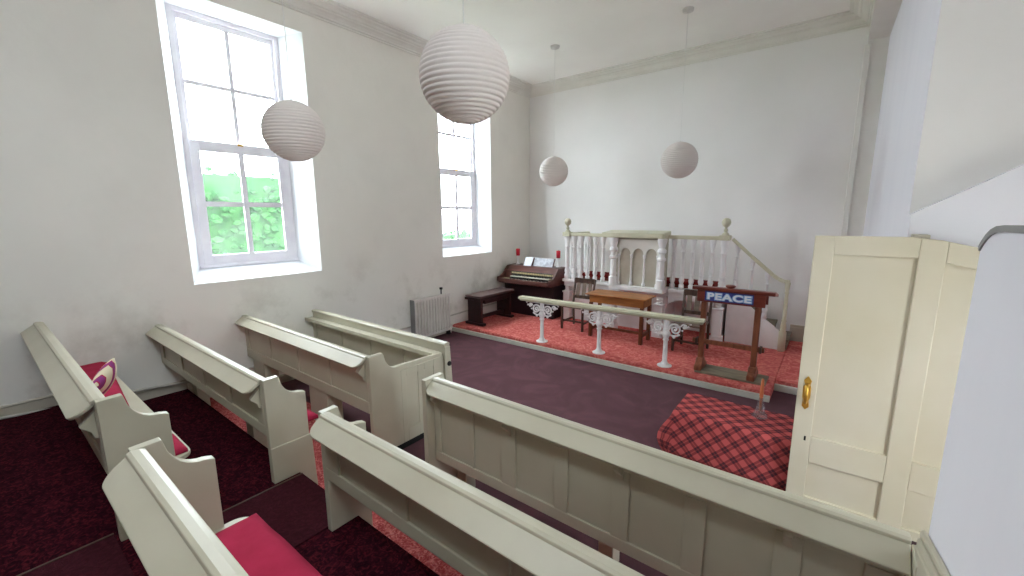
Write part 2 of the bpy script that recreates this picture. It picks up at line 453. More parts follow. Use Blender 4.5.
# skirting boards
b = BM()
for (ya, yb, z) in ((-.35,.49,.45),(.49,1.33,.27),(1.33,2.17,.09),(2.17,5.5,0)):
    box(b, XL, XL+.018, ya, yb, z, z+.095)
    tube(b, [(XL+.012,ya,z+.1),(XL+.012,yb,z+.1)], .013, 6)
struct('baseboard_left', b, M['skirt'])
b = BM(); box(b, -.45, .09, YF-.03, YF, .13, .36); box(b, -.45, .09, YF-.022, YF, .36, .40); struct('baseboard_far', b, M['skirt'], bevel=.005)
# sloped moulded dado along the near partition, rising with the tiers
b = BM()
def dado(off0, off1, h0, h1):
    pts = []
    y0, z0, sl = 1.93, 1.01, .25
    y1 = -1.0
    A = [(off0, y0, z0+h0), (off1, y0, z0+h0), (off1, y0, z0+h1), (off0, y0, z0+h1)]
    Bp = [(x, y1, z+(y0-y1)*sl) for x, y, z in A]
    va = [b.verts.new(p) for p in A]; vb = [b.verts.new(p) for p in Bp]
    b.faces.new(va[::-1]); b.faces.new(vb)
    for i in range(4):
        j = (i+1) % 4; b.faces.new((va[i],va[j],vb[j],vb[i]))
dado(.338, .3595, -.12, .05); dado(.333, .352, .0, .02); dado(.342, .3595, .055, .085)
box(b, .334, .3595, 1.85, 1.985, .30, .995)
struct('trim_4', b, M['pew'], bevel=.008, seg=3)

# heating pipe
b = BM()
x = XL+.045
tube(b, [(x,-.35,.50),(x,.35,.43),(x,.95,.40),(x,1.36,.355),(x,1.95,.325),(x,2.825,.32)], .014, 8)
tag(obj('heating_pipe', b, M['pipe'], smooth=True), 'long pale heating pipe running along the window wall beneath the ends of the pews', 'pipe')
b = BM()
tube(b, [(x,2.93,.32),(x,4.51,.31)], .014, 8)
tag(obj('heating_pipe', b, M['pipe'], smooth=True), 'pale heating pipe on the window wall between the front screen and the radiator', 'pipe')
b = BM()
tube(b, [(x,5.46,.325),(x,6.1,.345),(x,6.9,.345)], .014, 8)
tag(obj('heating_pipe', b, M['pipe'], smooth=True), 'short pale heating pipe on the window wall between radiator and organ', 'pipe')

# communion platform
ZP = .13
b = BM()
box(b, XL, -.43, 5.575, YF, .001, ZP); box(b, -.43, XR, 6.02, YF, .001, ZP)
struct('floor_platform', b, M['plat'], bevel=.012)
b = BM()
box(b, XL, -.43, 5.53, 5.574, .001, .078)
struct('trim_6', b, M['kerb'], bevel=.006)
b = BM(); box(b, -.429, .3, 5.975, 6.018, .001, .085); struct('trim_7', b, M['kerb'], bevel=.006)
b = BM(); box(b, XL, -.43, 5.55, 5.576, .079, ZP-.005); struct('trim_8', b, M['plat'], bevel=.008)

# ------------------------------------------------------------------ aisle runners
for i, (ya, yb, z, lab) in enumerate(((.595,1.325,.27,'plain maroon aisle carpet beside the creased crimson cushion, between two pew ends'),
                                       (-.34,.285,.45,'plain maroon aisle carpet strip in the bottom left corner of the photo'))):
    t = thing('aisle_carpet', lab, 'carpet', (-2.66, (ya+yb)/2, z), 'aisle carpets')
    b = BM(); box(b, -3.03, -2.352, ya, yb, z+.0005, z+.012); obj('pile', b, M['mat'], t, bevel=.004)
    b = BM(); box(b, -3.045, -3.031, ya, yb, z+.0005, z+.013); obj('edging', b, M['chair'], t)

# ------------------------------------------------------------------ pews
def end_profile(yr, zt, zlow, back=-.012, front=.272, peak=.092, steps=(), drop=.160, fdrop=.172):
    """outline (y,z) of a pew end seen from the aisle, scooped in front of the back; steps: [(y_edge, z)] floor tiers under it"""
    pts = [(yr+back, zt), (yr+peak, zt+.004)]
    n = 9; w = .135
    for i in range(1, n+1):
        a = i/n*PI/2
        pts.append((yr+peak+.006+w*(1-math.cos(a)), zt-drop*math.sin(a)))
    pts.append((yr+front, zt-fdrop))
    if steps:
        ye, zl = steps
        pts += [(yr+front, zl), (ye, zl), (ye, zlow), (yr+back, zlow)]
    else:
        pts += [(yr+front, zlow), (yr+back, zlow)]
    return pts

def book_rest(name, root, x0, x1, yr, zt, round_end, rest=.100, fall=.070):
    """sloping book board behind the pew; its outer aisle corner is rounded"""
    b = BM()
    d = Vector((0, -rest, -fall)); L_ = d.length; d.normalize(); nrm = Vector((0, -d.z, d.y)); 
    if nrm.z < 0: nrm = -nrm
    org = Vector((0, yr-.012, zt-.018))
    r = .075
    pts = []
    if round_end == 'right':
        pts = [(x0,0),(x1,0)] + [(x1-r+r*math.cos(a), L_-r+r*math.sin(a)) for a in [i/7*PI/2 for i in range(8)]] + [(x0,L_)]
    elif round_end == 'left':
        pts = [(x1,0),(x0,0)] + [(x0+r-r*math.cos(a), L_-r+r*math.sin(a)) for a in [i/7*PI/2 for i in range(8)]] + [(x1,L_)]
    A = [b.verts.new(org + Vector((u,0,0)) + d*v + nrm*.011) for u, v in pts]
    B = [b.verts.new(org + Vector((u,0,0)) + d*v - nrm*.011) for u, v in pts]
    n = len(pts); b.faces.new(A); b.faces.new(B[::-1])
    for i in range(n):
        j = (i+1) % n; b.faces.new((A[i],A[j],B[j],B[i]))
    return obj(name, b, M['pew'], root, bevel=.006)

def cap(root, x0, x1, yr, zt):
    b = BM()
    pts = [(yr-.024,zt-.03),(yr-.03,zt-.016),(yr-.026,zt-.004),(yr-.012,zt+.002),(yr+.015,zt),(yr+.035,zt-.006),(yr+.04,zt-.02),(yr+.034,zt-.034)]
    prism(b, pts, 'x', x0, x1)
    return obj('cap_rail', b, M['pew'], root, smooth=False, bevel=.003)

def back_panel(root, x0, x1, yr, zt, zb, style, edges=None):
    b = BM()
    y0 = yr+.0
    box(b, x0, x1, y0, y0+.022, zb, zt-.03)
    if style == 'recessed':
        box(b, x0, x1, y0-.014, y0, zt-.2, zt-.03)
        box(b, x0, x1, y0-.014, y0, zb, zb+.075)
        for a, c in edges: box(b, a, c, y0-.014, y0, zb+.075, zt-.2)
    elif style == 'board':
        box(b, x0, x1, y0-.014, y0, zb, zb+.075)
        box(b, x0, x1, y0-.012, y0, zt-.17, zt-.03)
        for a, c in edges: box(b, a, c, y0-.014, y0, zb+.075, zt-.17)
    elif style == 'groove':
        box(b, x0, x1, y0-.014, y0, zb, zb+.11)
        box(b, x0, x1, y0-.012, y0, zt-.16, zt-.03)
        for a, c in edges: box(b, a, c, y0-.012, y0, zb+.11, zt-.16)
    return obj('back_panel', b, M['pew'], root, bevel=.004)

def seat_board(root, x0, x1, yr, z, round_at):
    r = .09; ya, yb = yr+.03, yr+.392
    if round_at == 'right':
        pts = [(x0,ya),(x1,ya)] + [(x1-r+r*math.cos(a), yb-r+r*math.sin(a)) for a in [i/7*PI/2 for i in range(8)]] + [(x0,yb)]
    else:
        pts = [(x1,ya),(x0,ya)] + [(x0+r-r*math.cos(a), yb-r+r*math.sin(a)) for a in [i/7*PI/2 for i in range(8)]] + [(x1,yb)]
    b = BM(); prism(b, pts, 'z', z-.03, z)
    return obj('seat', b, M['pew'], root, bevel=.006)

def bracket(root, x, yr, zt, w=.034, size=.078):
    b = BM(); t = zt-.145
    prism(b, [(yr-.014,t+.075),(yr-.014,t-size),(yr-.03,t-size*.9),(yr-.04,t-size*.45),(yr-.075,t-.0),(yr-.08,t+.01)], 'x', x-w/2, x+w/2)
    return obj('bracket', b, M['pew'], root, bevel=.004)

def pew(label, x0, x1, aisle, yr, zt, zb, zfloor, steps, zseat, style, edges, brackets=(), legs=(), endback=-.012, plinth=None, group='painted pews'):
    t = thing('pew', label, 'pew', ((x0+x1)/2, yr, zfloor), group)
    th = .045
    # the end panel at the aisle
    if aisle == 'right': ex0, ex1, ix0, ix1 = x1-th, x1, x0, x1-th
    else: ex0, ex1, ix0, ix1 = x0, x0+th, x0+th, x1
    b = BM(); prism(b, end_profile(yr, zt, zfloor, steps=steps, back=endback), 'x', ex0, ex1)
    ep = obj('end_panel', b, M['pew'], t, bevel=.0035)
    if plinth:
        b = BM(); ye, zl = steps
        for xx in ((ex1, ex1+.012) if aisle == 'right' else (ex0-.012, ex0),):
            prism(b, [(yr-.014,zfloor+.001),(ye,zfloor+.001),(ye,zl+.001),(yr+.30,zl+.001),(yr+.285,plinth),(yr-.014,plinth)], 'x', xx[0], xx[1])
        obj('plinth_block', b, M['pew'], ep, bevel=.004)
    cap(t, ix0, ix1, yr, zt)
    book_rest('book_rest', t, ix0, ix1 - (.0), yr, zt, aisle)
    back_panel(t, ix0, ix1, yr, zt, zb, style, edges)
    if zseat: seat_board(t, ix0, ix1- .09, yr, zseat, aisle) if aisle == 'right' else seat_board(t, ix0-.02, ix1, yr, zseat, aisle)
    for x in brackets: bracket(t, x, yr, zt)
    for a, c, zf in legs:
        b = BM(); box(b, a, c, yr+.19, yr+.30, zf+.0005, (zseat-.031) if zseat else zb); obj('leg', b, M['pew'], t, bevel=.004)
    return t

def mid_edges(x0, x1, n, w):
    st = (x1-x0-w)/n
    return [(x0+i*st, x0+i*st+w) for i in range(n+1)]

LW = XL+.006
# left column, from the back of the room to the front
pewA = pew('cream pew holding a red cushion and a printed pillow, farthest left', LW, -2.94, 'right', .31, 1.265, .84, .45, (.49,.27), .745, 'recessed',
    mid_edges(LW, -2.985, 4, .12), brackets=(-3.03,), legs=((-4.1,-4.0,.27),(-5.5,-5.4,.27)))
pewB = pew('cream pew with a jointed base block under its aisle end panel', LW, -3.09, 'right', 1.155, 1.064, .635, .27, (1.33,.09), .60, 'recessed',
    mid_edges(LW, -3.135, 4, .12), brackets=(-3.18,), legs=((-4.12,-3.97,.09),(-5.6,-5.45,.09)), plinth=.546)
pewC = thing('pew', 'cream pew joined by a panelled side to the low front screen', 'pew', (-4.4, 1.99, .09), 'painted pews')
# right column
pewE = pew('nearest cream pew with a creased crimson seat cushion, at the bottom edge', -2.27, .30, 'left', .31, 1.25, .84, .45, (.49,.27), .715, 'recessed',
    mid_edges(-2.225, .30, 4, .12))
pewF = pew('cream pew beside the plain aisle carpet, directly behind the long front pew', -2.345, .30, 'left', 1.155, 1.058, .635, .27, (1.33,.09), .60, 'recessed',
    [(-2.30,-2.16),(-1.66,-1.54),(-1.02,-.90),(-.38,-.26),(.2,.30)], legs=((-.2,-.08,.09),))
pewG = pew('long cream pew with small brackets under its book rest, below the open door', -2.31, .332, 'left', 1.99, 1.018, .36, .09, (2.17,.001), .46, 'board',
    [(-2.262,-2.2),(-1.885,-1.865),(-1.62,-1.50),(-1.21,-1.115),(-.84,-.74),(-.46,-.36),(-.08,.02),(.22,.332)], brackets=(-2.22,-1.55,-.79,-.035), endback=-.085,
    legs=((-2.25,-2.15,0),(-1.0,-.9,0)))

# the third left pew with its panelled side
x1 = -3.075; yr, zt = 1.99, 1.006
b = BM()
pr = [(yr-.012,zt),(yr+.13,zt+.003)] + [(yr+.138+.13*(1-math.cos(a)), zt-.165*math.sin(a)) for a in [i/9*PI/2 for i in range(1,10)]]
pr += [(2.83,.822),(2.83,.066),(2.17,.066),(2.17,.091),(yr-.012,.091)]
prism(b, pr, 'x', x1-.045, x1-.012)
ep = obj('side_panel', b, M['pew'], pewC, bevel=.005)
b = BM()   # framing on the aisle face, leaving two sunk panels
xa, xb = x1-.012, x1
zl = .066
box(b, xa, xb, 2.30, 2.36, zl, .79); box(b, xa, xb, 2.50, 2.58, zl, .79); box(b, xa, xb, 2.70, 2.83, zl, .79)
box(b, xa, xb, 2.36, 2.50, .72, .79); box(b, xa, xb, 2.58, 2.70, .72, .79); box(b, xa, xb, 2.36, 2.50, zl, .2); box(b, xa, xb, 2.58, 2.70, zl, .2)
prism(b, [(yr-.012,.091),(yr-.012,zt-.002),(yr+.128,zt)] + [(yr+.138+.13*(1-math.cos(a)), zt-.167*math.sin(a)) for a in [i/9*PI/2 for i in range(1,10)]] + [(2.30,.842),(2.30,.066),(2.17,.066),(2.17,.091)], 'x', xa, xb)
obj('panel_frame', b, M['pew'], ep, bevel=.004)
b = BM(); box(b, x1-.04, x1-.015, 2.175, 2.825, .001, .066); obj('plinth', b, M['dark'], ep)
cap(pewC, LW, x1-.045, yr, zt)
book_rest('book_rest', pewC, LW, x1-.047, yr, zt, 'right')
back_panel(pewC, LW, x1-.045, yr, zt, .475, 'groove', [(LW,LW+.09),(-5.07,-5.03),(-4.43,-4.385),(-3.79,-3.745),(-3.17,-3.12)])
seat_board(pewC, LW, x1-.05, yr, .50, 'right')
bracket(pewC, -3.17, yr, zt, .05, .09)
for a, c in ((-4.22,-3.87), (-5.6,-5.3)):
    b = BM(); box(b, a, c, yr+.001, yr+.16, .0905, .475); obj('leg', b, M['pew'], pewC, bevel=.004)

# the low front screen
scr = thing('pew_screen', 'low cream front screen with a narrow inner shelf, nearest the radiator and the plum floor', 'pew front', (-4.4, 2.88, 0))
b = BM(); xe = -3.06
box(b, LW, xe, 2.845, 2.885, .067, .885)
for a, c in mid_edges(LW, xe-.02, 4, .09): box(b, a, c, 2.833, 2.845, .18, .76)
box(b, LW, xe-.02, 2.833, 2.845, .067, .18)
obj('panel', b, M['pew'], scr, bevel=.004)
b = BM(); prism(b, [(2.835,.885),(2.832,.91),(2.845,.92),(2.90,.92),(2.912,.91),(2.908,.885)], 'x', LW, xe+.005); obj('cap_rail', b, M['pew'], scr, bevel=.004)
b = BM(); box(b, LW, xe-.066, 2.735, 2.832, .80, .822); box(b, LW, xe-.066, 2.728, 2.737, .785, .83); obj('shelf', b, M['pew'], scr, bevel=.004)
b = BM(); prism(b, [(2.832,.067),(2.832,.884),(2.905,.884),(2.95,.067)], 'x', xe+.0005, xe+.016); obj('end_board', b, M['pew'], scr, bevel=.004)
b = BM(); n = 16
lathe(b, [(0,0),(.022,0),(.026,.008),(.02,.02),(0,.024)], (0,0,0), n)
bmesh.ops.rotate(b, verts=b.verts[:], cent=(0,0,0), matrix=Matrix.Rotation(PI/2, 3, 'Y'))
bmesh.ops.translate(b, verts=b.verts[:], vec=(xe+.016, 2.88, .70)); obj('knob', b, M['dark'], scr, smooth=True)
b = BM(); box(b, LW, xe-.03, 2.85, 2.88, .001, .066); obj('plinth', b, M['dark'], scr)

# ------------------------------------------------------------------ cushions
def pad(name, x0, x1, y0, y1, z0, z1, crease=None, seed=0):
    b = BM(); nx, ny = max(8, int((x1-x0)/.05)), 8
    rnd = random.Random(seed)
    def top(i, j):
        u, v = i/nx, j/ny
        e = min(u*(x1-x0), (1-u)*(x1-x0), v*(y1-y0), (1-v)*(y1-y0))
        k = 1-math.exp(-e/.022)
        h = z0 + (z1-z0)*(.45+.55*k)
        if crease is not None:
            xx = x0+u*(x1-x0)
            h += .012*(1/(1+math.exp(-(xx-crease)/.012))) if True else 0
        return h + rnd.uniform(-.0015,.0015)
    T = [[b.verts.new((lerp(x0,x1,i/nx), lerp(y0,y1,j/ny), top(i,j))) for j in range(ny+1)] for i in range(nx+1)]
    Bt = [[b.verts.new((lerp(x0,x1,i/nx), lerp(y0,y1,j/ny), z0)) for j in range(ny+1)] for i in range(nx+1)]
    for i in range(nx):
        for j in range(ny):
            b.faces.new((T[i][j],T[i+1][j],T[i+1][j+1],T[i][j+1])); b.faces.new((Bt[i][j],Bt[i][j+1],Bt[i+1][j+1],Bt[i+1][j]))
    for i in range(nx):
        for j in (0, ny): b.faces.new((T[i][j],T[i+1][j],Bt[i+1][j],Bt[i][j]))
    for j in range(ny):
        for i in (0, nx): b.faces.new((T[i][j],T[i][j+1],Bt[i][j+1],Bt[i][j]))
    return obj(name, b, M['cushion'], smooth=True, origin=((x0+x1)/2,(y0+y1)/2,z0))
cA = pad('seat_cushion', LW+.01, -3.62, .345, .72, .746, .80, seed=1)
for v in cA.data.vertices:     # it lies a little askew on the seat
    k = (v.co.x+cA.location.x-LW)/2.1; yy = v.co.y+cA.location.y
    v.co.y -= .16*k*(yy-.345)/.375
tag(cA, 'long red seat cushion lying askew under the printed pillow', 'cushion', 'pew cushions')
tag(pad('seat_cushion', -3.42, -3.11, .345, .68, .746, .79, seed=6), 'small red seat pad peeping past the end panel of the farthest left pew', 'cushion', 'pew cushions')
tag(pad('seat_cushion', -2.17, .28, .345, .705, .716, .765, crease=-1.92, seed=2), 'long crimson seat cushion with a crease, on the nearest pew at the bottom', 'cushion', 'pew cushions')
tag(pad('seat_cushion', LW+.01, -3.17, 1.19, 1.555, .601, .64, seed=3), 'red cushion peeping out past the pew end with the jointed base block', 'cushion', 'pew cushions')
# printed pillow leaning on the pew back
b = BM(); n = 12; S = .135
def pz(u, v): 
    k = max(0, (1-u*u)*(1-v*v)); return .055*k**.5
T = [[b.verts.new((S*(i/n*2-1)*(1-.06*(1-abs(j/n*2-1))), pz(i/n*2-1, j/n*2-1), S*(j/n*2-1)*(1-.06*(1-abs(i/n*2-1))))) for j in range(n+1)] for i in range(n+1)]
U = [[(T[i][j] if i in (0,n) or j in (0,n) else b.verts.new((T[i][j].co.x, -T[i][j].co.y, T[i][j].co.z))) for j in range(n+1)] for i in range(n+1)]
for i in range(n):
    for j in range(n):
        b.faces.new((T[i][j],T[i+1][j],T[i+1][j+1],T[i][j+1]))
        f = [U[i][j],U[i][j+1],U[i+1][j+1],U[i+1][j]]
        try: b.faces.new(f)
        except ValueError: pass
R = Matrix.Rotation(math.radians(-24), 3, 'X') @ Matrix.Rotation(math.radians(38), 3, 'Y')
bmesh.ops.rotate(b, verts=b.verts[:], cent=(0,0,0), matrix=Matrix.Rotation(math.radians(-28), 3, 'Z') @ R)
bmesh.ops.translate(b, verts=b.verts[:], vec=(-4.36, .51, .972))
tag(obj('pillow', b, M['pillow'], smooth=True, origin=(-4.36,.50,.80)), 'small beige pillow with purple print, leaning on the red cushion', 'pillow')

# ------------------------------------------------------------------ paper lanterns
def lantern(label, x, y, z, r):
    t = thing('paper_lantern', label, 'lamp', (x, y, z), 'paper globe lanterns')
    b = BM(); prof = []; nrib = 26; a0, a1 = -.46*PI, .46*PI
    for i in range(nrib*6+1):
        a = lerp(a0, a1, i/(nrib*6)); s = abs(math.sin(PI*i/6))
        rr = r*(1-.03+.035*s**.7)
        prof.append((rr*math.cos(a), rr*math.sin(a)))
    seg = 40; rings = [[b.verts.new((x+p[0]*math.cos(2*PI*k/seg), y+p[0]*math.sin(2*PI*k/seg), z+p[1]+.05*p[0]*math.cos(2*PI*k/seg-2.2)*.5)) for k in range(seg)] for p in prof]
    for A, Bq in zip(rings, rings[1:]):
        for k in range(seg): b.faces.new((A[k],A[(k+1)%seg],Bq[(k+1)%seg],Bq[k]))
    obj('shade', b, M['paper'], t, smooth=True)
    b = BM()
    for k in range(24):
        a, c = 2*PI*k/24, 2*PI*(k+1)/24
        rr = r*math.cos(a1)*1.0
        obox(b, (x+rr*math.cos(a), y+rr*math.sin(a), z+r*math.sin(a1)), (x+rr*math.cos(c), y+rr*math.sin(c), z+r*math.sin(a1)), .004, .006)
    obox(b, (x-r*math.cos(a1), y, z+r*math.sin(a1)), (x+r*math.cos(a1), y, z+r*math.sin(a1)), .004, .004)
    obj('wire_ring', b, M['cord'], t)
    b = BM(); lathe(b, [(0,-.10),(.016,-.10),(.018,-.03),(.012,0),(.006,.02),(0,.02)], (x,y,z+r*.98), 12); obj('lamp_holder', b, M['rose'], t, smooth=True)
    b = BM(); tube(b, [(x,y,z+r*.98), (x,y,ZC-.03)], .0032, 6); obj('cord', b, M['cord'], t)
    b = BM(); lathe(b, [(0,-.055),(.014,-.055),(.024,-.04),(.07,-.032),(.078,-.001),(0,-.001)], (x,y,ZC), 18); obj('ceiling_rose', b, M['rose'], t, smooth=True)
    return t
lantern('white paper lantern hanging beside the large window, left of the biggest lantern', -3.815, 1.875, 2.93, .25)
lantern('largest looking white paper lantern, nearest the ceiling and in front of the second window', -1.725, 1.825, 2.965, .25)
lantern('smallest looking white paper lantern, hanging in the far corner above the organ', -4.01, 6.43, 2.954, .25)
lantern('white paper lantern hanging in front of the far wall above the pulpit', -1.905, 6.47, 2.975, .255)

# ------------------------------------------------------------------ radiator
rad = thing('radiator', 'white column radiator standing by the window wall below the second window', 'radiator', (XL+.09, 5.02, 0))
b = BM(); ya, yb = 4.54, 5.40; n = 13; st = (yb-ya)/n
for i in range(n):
    yc = ya+st*(i+.5)
    tube(b, [(XL+.115,yc,.09),(XL+.115,yc,.75)], .019, 8)
    box(b, XL+.04, XL+.13, yc-st*.48, yc+st*.48, .73, .78); box(b, XL+.04, XL+.13, yc-st*.48, yc+st*.48, .08, .12)
obj('columns', b, M['rad'], rad, bevel=.006)
b = BM(); box(b, XL+.03, XL+.14, ya-.012, ya-.002, .07, .78); obj('end_plate', b, M['grey'], rad)
for y in (ya+.05, yb-.05):
    b = BM(); box(b, XL+.05, XL+.13, y-.02, y+.02, .001, .085); obj('foot', b, M['dark'], rad, bevel=.004)
b = BM(); tube(b, [(XL+.085,yb+.03,.01),(XL+.085,yb+.03,.10),(XL+.085,yb-.01,.10)], .012, 8); lathe(b, [(0,0),(.03,0),(.032,.05),(.02,.07),(0,.07)], (XL+.085,yb+.03,.10), 12); obj('valve', b, M['rad'], rad, smooth=True)
b = BM(); tube(b, [(XL+.05,yb-.16,.76),(XL+.05,yb-.16,.88)], .012, 8); lathe(b, [(0,0),(.03,0),(.03,.035),(0,.035)], (XL+.05,yb-.16,.87), 12); obj('thermostat', b, M['dark'], rad)

# ------------------------------------------------------------------ organ, bench, candles
org = thing('organ', 'dark wooden home organ with two keyboards in the far left corner', 'organ', (-5.0, 7.2, ZP))
ox0, ox1 = -5.66, -4.34
b = BM(); box(b, ox0+.07, ox1-.02, 7.02, 7.52, ZP+.001, .80); obj('cabinet', b, M['organdk'], org, bevel=.008)
for a, c in ((ox0, ox0+.04), (ox1-.04, ox1)):
    b = BM(); prism(b, [(6.90,.80),(6.83,.84),(6.84,.92),(7.0,.96),(7.18,1.14),(7.54,1.15),(7.54,.80)], 'x', a, c)
    obj('cheek', b, M['organ'], org, bevel=.008)
b = BM(); box(b, ox0+.04, ox1-.04, 6.85, 7.53, .80, .862); box(b, ox0+.04, ox1-.04, 6.83, 6.86, .815, .90); obj('key_bed', b, M['organ'], org, bevel=.006)
b = BM(); prism(b, [(7.10,.862),(7.10,1.04),(7.22,1.14),(7.53,1.145),(7.53,.862)], 'x', ox0+.04, ox1-.04); obj('upper_case', b, M['organ'], org, bevel=.006)
def manual(y0, z, nm):
    bb = BM(); xa, xb = ox0+.26, ox1-.10; nk = 36; s = (xb-xa)/nk
    for i in range(nk): box(bb, xa+i*s+.0008, xa+(i+1)*s-.0008, y0, y0+.12, z, z+.018)
    kb = obj('keyboard', bb, M['keyw'], org)
    for i in range(nk):
        if i % 7 in (0,1,3,4,5):
            bb = BM(); box(bb, xa+(i+1)*s-.007, xa+(i+1)*s+.007, y0+.045, y0+.12, z+.0185, z+.03); obj('black_key', bb, M['keyb'], kb)
    bb = BM(); box(bb, xa, xb, y0+.005, y0+.12, z-.04 if z > .9 else z-.01, z-.0005); obj('key_slip', bb, M['keyb'], kb)
manual(6.865, .872, 'lower'); manual(6.965, .93, 'upper')
for i in range(26):
    x = ox0+.22+i*.042
    b = BM(); box(b, x, x+.028, 7.072, 7.084, .985, 1.02); obj('stop_tab', b, M['tabs'], org)
for i in range(6):
    for j in range(2):
        b = BM(); box(b, ox0+.07+i*.028, ox0+.09+i*.028, 6.90+j*.07, 6.94+j*.07, .8625, .89); obj('stop_tab', b, M['tabs'], org)
b = BM(); box(b, ox0+.2, ox1-.1, 7.085, 7.099, .955, 1.035); obj('control_panel', b, M['keyb'], org)
b = BM()
prism(b, [(7.30,1.146),(7.31,1.146),(7.39,1.315),(7.38,1.315)], 'x', -5.28, -4.54); obj('music_rest', b, M['organ'], org)
b = BM(); prism(b, [(7.285,1.148),(7.296,1.148),(7.376,1.31),(7.366,1.312)], 'x', -5.04, -4.56)
ms = obj('sheet_music', b, M['sheet'], origin=(-4.85,7.29,1.148)); tag(ms, 'grey music sheets standing on the organ music rest', 'sheet music')
b = BM(); prism(b, [(7.22,1.15),(7.235,1.15),(7.34,1.32),(7.325,1.325)], 'x', -5.24, -5.05)
ms = obj('sheet_music', b, M['signwhite'], origin=(-5.15,7.23,1.15)); tag(ms, 'white folded booklet standing left of the grey music sheets on the organ', 'sheet music')

bn = thing('organ_bench', 'long dark wooden organ bench with a padded top by the window wall', 'bench', (-5.35, 6.25, ZP))
b = BM(); box(b, -5.55, -5.15, 5.72, 6.80, .62, .67); obj('top_rail', b, M['bench'], bn, bevel=.006)
b = BM(); box(b, -5.545, -5.155, 5.725, 6.795, .671, .71); obj('padded_top', b, M['leather'], bn, bevel=.018, seg=3)
b = BM(); box(b, -5.52, -5.18, 5.90, 6.62, .54, .619); obj('apron', b, M['bench'], bn, bevel=.004)
for y in (5.80, 6.68):
    b = BM(); box(b, -5.52, -5.18, y-.03, y+.03, ZP+.05, .619); box(b, -5.58, -5.12, y-.045, y+.045, ZP+.001, ZP+.05); obj('leg', b, M['bench'], bn, bevel=.006)
b = BM(); box(b, -5.37, -5.33, 5.83, 6.65, .22, .29); obj('stretcher', b, M['bench'], bn)

def candle(x, y, z, label):
    t = thing('candle', label, 'candle', (x,y,z), 'red candles on the organ')
    b = BM(); lathe(b, [(0,0),(.05,0),(.052,.01),(.03,.02),(.02,.045),(.018,.12),(.028,.15),(.034,.185),(0,.185)], (x,y,z), 16); obj('holder', b, M['white'], t, smooth=True)
    b = BM(); lathe(b, [(0,.186),(.042,.186),(.043,.33),(.035,.336),(.006,.33),(.003,.35),(0,.35)], (x,y,z), 16); obj('wax', b, M['candle'], t, smooth=True)
candle(-5.50, 7.38, 1.151, 'red candle in a white holder on the left end of the organ, beside the booklet')
candle(-4.47, 7.38, 1.151, 'red candle in a white holder on the right end of the organ')

# ------------------------------------------------------------------ communion rail
RA, RB = (-4.15, 5.63), (-1.235, 5.705)
def ry(x): return lerp(RA[1], RB[1], (x-RA[0])/(RB[0]-RA[0]))
cr_ = thing('communion_rail', 'low communion rail with white scrolled iron posts along the red platform edge', 'railing', (-2.7, 5.66, ZP))
b = BM()
for dz, w, h in ((.848,.12,.02),(.830,.145,.022),(.808,.11,.022),(.793,.07,.012)):
    obox(b, (RA[0]+(.0 if dz>.82 else .02),RA[1],dz-.0), (RB[0]-(.0 if dz>.82 else .02),RB[1],dz), w, h)
obj('handrail', b, M['ivory'], cr_, bevel=.007)
def spiral(b, cx, cz, y, r0, turns, start, sgn, th):
    pts = []; n = int(26*turns)
    for i in range(n+1):
        t_ = i/n; a = start + sgn*2*PI*turns*t_; r = r0*(1-t_*.86)
        pts.append((cx+r*math.cos(a), y, cz+r*math.sin(a)))
    tube(b, pts, [th*(1-.35*i/n) for i in range(n+1)], 6)
    p = pts[-1]; bmesh.ops.create_icosphere(b, subdivisions=1, radius=th*1.5, matrix=Matrix.Translation(p))
for px in (-3.715, -2.695, -1.713):
    y = ry(px)
    b = BM()
    lathe(b, [(0,0),(.095,0),(.098,.012),(.06,.022),(.05,.045),(.038,.06),(.033,.08),(.029,.36),(.04,.37),(.042,.385),(.031,.395),(.042,.42),(.056,.45),(.058,.475),(.042,.50),(.036,.51),(.05,.52),(.05,.54),(.036,.55),(.036,.665),(0,.665)], (px,y,ZP+.001), 16)
    post = obj('post', b, M['white'], cr_, smooth=True)
    m_ = post.modifiers.new('edge', 'EDGE_SPLIT'); m_.split_angle = math.radians(40)
    for sg in (-1, 1):
        b = BM()
        spiral(b, px+sg*.115, .668, y, .080, 1.75, 0 if sg < 0 else PI, -sg, .0155)
        spiral(b, px+sg*.232, .718, y, .040, 1.3, PI if sg > 0 else 0, -sg, .0125)
        tube(b, [(px+sg*.02,y,.60),(px+sg*.045,y,.585),(px+sg*.08,y,.575),(px+sg*.12,y,.578),(px+sg*.16,y,.59)], .012, 6)
        tube(b, [(px+sg*.02,y,.78),(px+sg*.30,y,.783)], .011, 6)
        for ux, uz, ur in ((.105,.560,.022),(.165,.600,.018),(.285,.725,.017),(.31,.765,.015),(.21,.665,.014)):
            bmesh.ops.create_icosphere(b, subdivisions=2, radius=ur, matrix=Matrix.Translation((px+sg*ux,y,uz)) @ Matrix.Diagonal((1,.6,1,1)))
        obj('scroll_bracket', b, M['white'], post, smooth=True)

